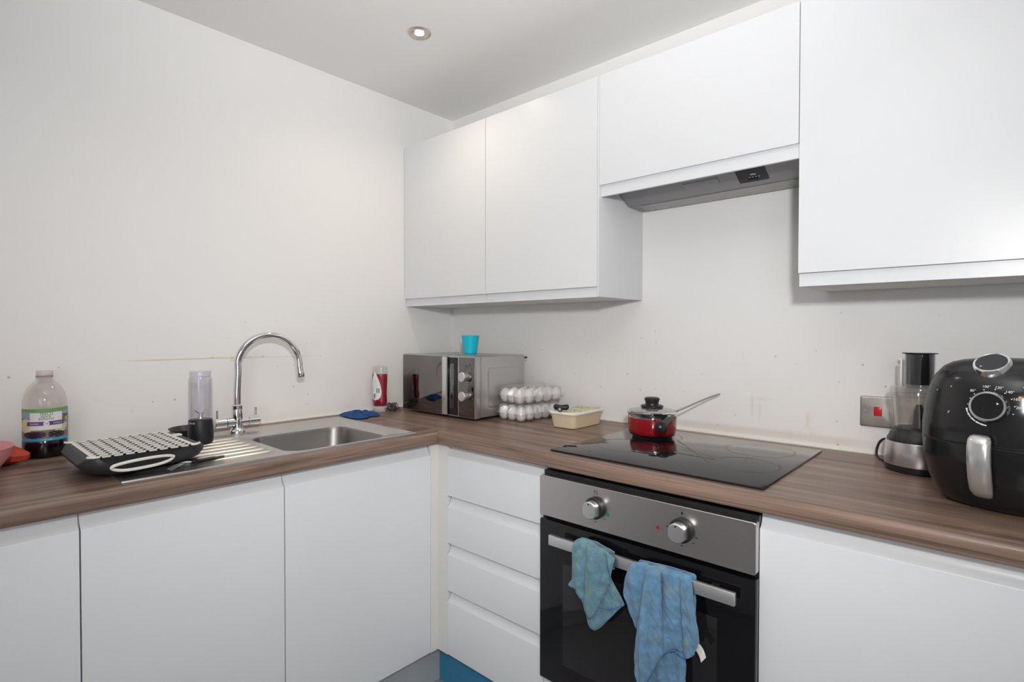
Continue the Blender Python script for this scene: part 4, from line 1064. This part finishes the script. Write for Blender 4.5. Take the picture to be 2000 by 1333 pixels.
# ------------------------------------------------------------------ lights
def area(name, loc, target, size, power, col=(1, 1, 1), shape='DISK'):
    l = bpy.data.lights.new(name, 'AREA'); l.shape = shape; l.size = size; l.energy = power; l.color = col
    o = bpy.data.objects.new(name, l); COL.objects.link(o); o.location = loc
    d = Vector(target)-Vector(loc); o.rotation_euler = d.to_track_quat('-Z', 'Y').to_euler(); return o
sp = bpy.data.lights.new('downlight_beam', 'SPOT'); sp.energy = 4; sp.color = (1, .84, .64); sp.spot_size = math.radians(150); sp.spot_blend = .9; sp.shadow_soft_size = .03
so = bpy.data.objects.new('downlight_beam', sp); COL.objects.link(so); so.location = (.518, -.6147, CEIL-.015)
fl = bpy.data.lights.new('camera_flash', 'SPOT'); fl.energy = 36; fl.color = (1, .99, .985); fl.spot_size = math.radians(116); fl.spot_blend = 1.; fl.shadow_soft_size = .05
fo = bpy.data.objects.new('camera_flash', fl); COL.objects.link(fo); fo.location = (2.19, -1.87, 1.56)
fo.rotation_euler = (Vector((.85, -.35, 1.50))-fo.location).to_track_quat('-Z', 'Y').to_euler()
area('room_daylight', (3.40, -3.0, 1.45), (.3, -.5, 1.7), 1.5, 12, (.975, .985, 1.), 'SQUARE')
sp = bpy.data.lights.new('flash_bounce', 'SPOT'); sp.energy = 60; sp.color = (1, .99, .985); sp.spot_size = math.radians(105); sp.spot_blend = 1.; sp.shadow_soft_size = .06
so = bpy.data.objects.new('flash_bounce', sp); COL.objects.link(so); so.location = (2.12, -1.93, 1.62)
so.rotation_euler = (Vector((1.75, -1.55, 2.3))-so.location).to_track_quat('-Z', 'Y').to_euler()
w = bpy.data.worlds.new('World'); SC.world = w; w.use_nodes = True
w.node_tree.nodes['Background'].inputs['Color'].default_value = (.9, .95, 1, 1); w.node_tree.nodes['Background'].inputs['Strength'].default_value = .3

# ------------------------------------------------------------------ camera
cam = bpy.data.cameras.new('camera'); co = bpy.data.objects.new('camera', cam); COL.objects.link(co)
yaw, pitch, roll = .73538, -.01583, .00139
fw = Vector((-math.sin(yaw)*math.cos(pitch), math.cos(yaw)*math.cos(pitch), math.sin(pitch)))
r0 = Vector((math.cos(yaw), math.sin(yaw), 0)); u0 = r0.cross(fw)
Rv = r0*math.cos(roll)+u0*math.sin(roll); Uv = -r0*math.sin(roll)+u0*math.cos(roll)
mw_ = Matrix(((Rv.x, Uv.x, -fw.x, 2.05716), (Rv.y, Uv.y, -fw.y, -1.82611), (Rv.z, Uv.z, -fw.z, 1.25534), (0, 0, 0, 1)))
co.matrix_world = mw_
cam.sensor_width = 36; cam.sensor_fit = 'HORIZONTAL'; cam.lens = 1.0588*18; cam.clip_start = .02
SC.camera = co
SC.view_settings.view_transform = 'Standard'; SC.view_settings.look = 'None'; SC.view_settings.exposure = .88; SC.view_settings.gamma = 1.
try: SC.view_settings.use_curve_mapping = False
except Exception: pass
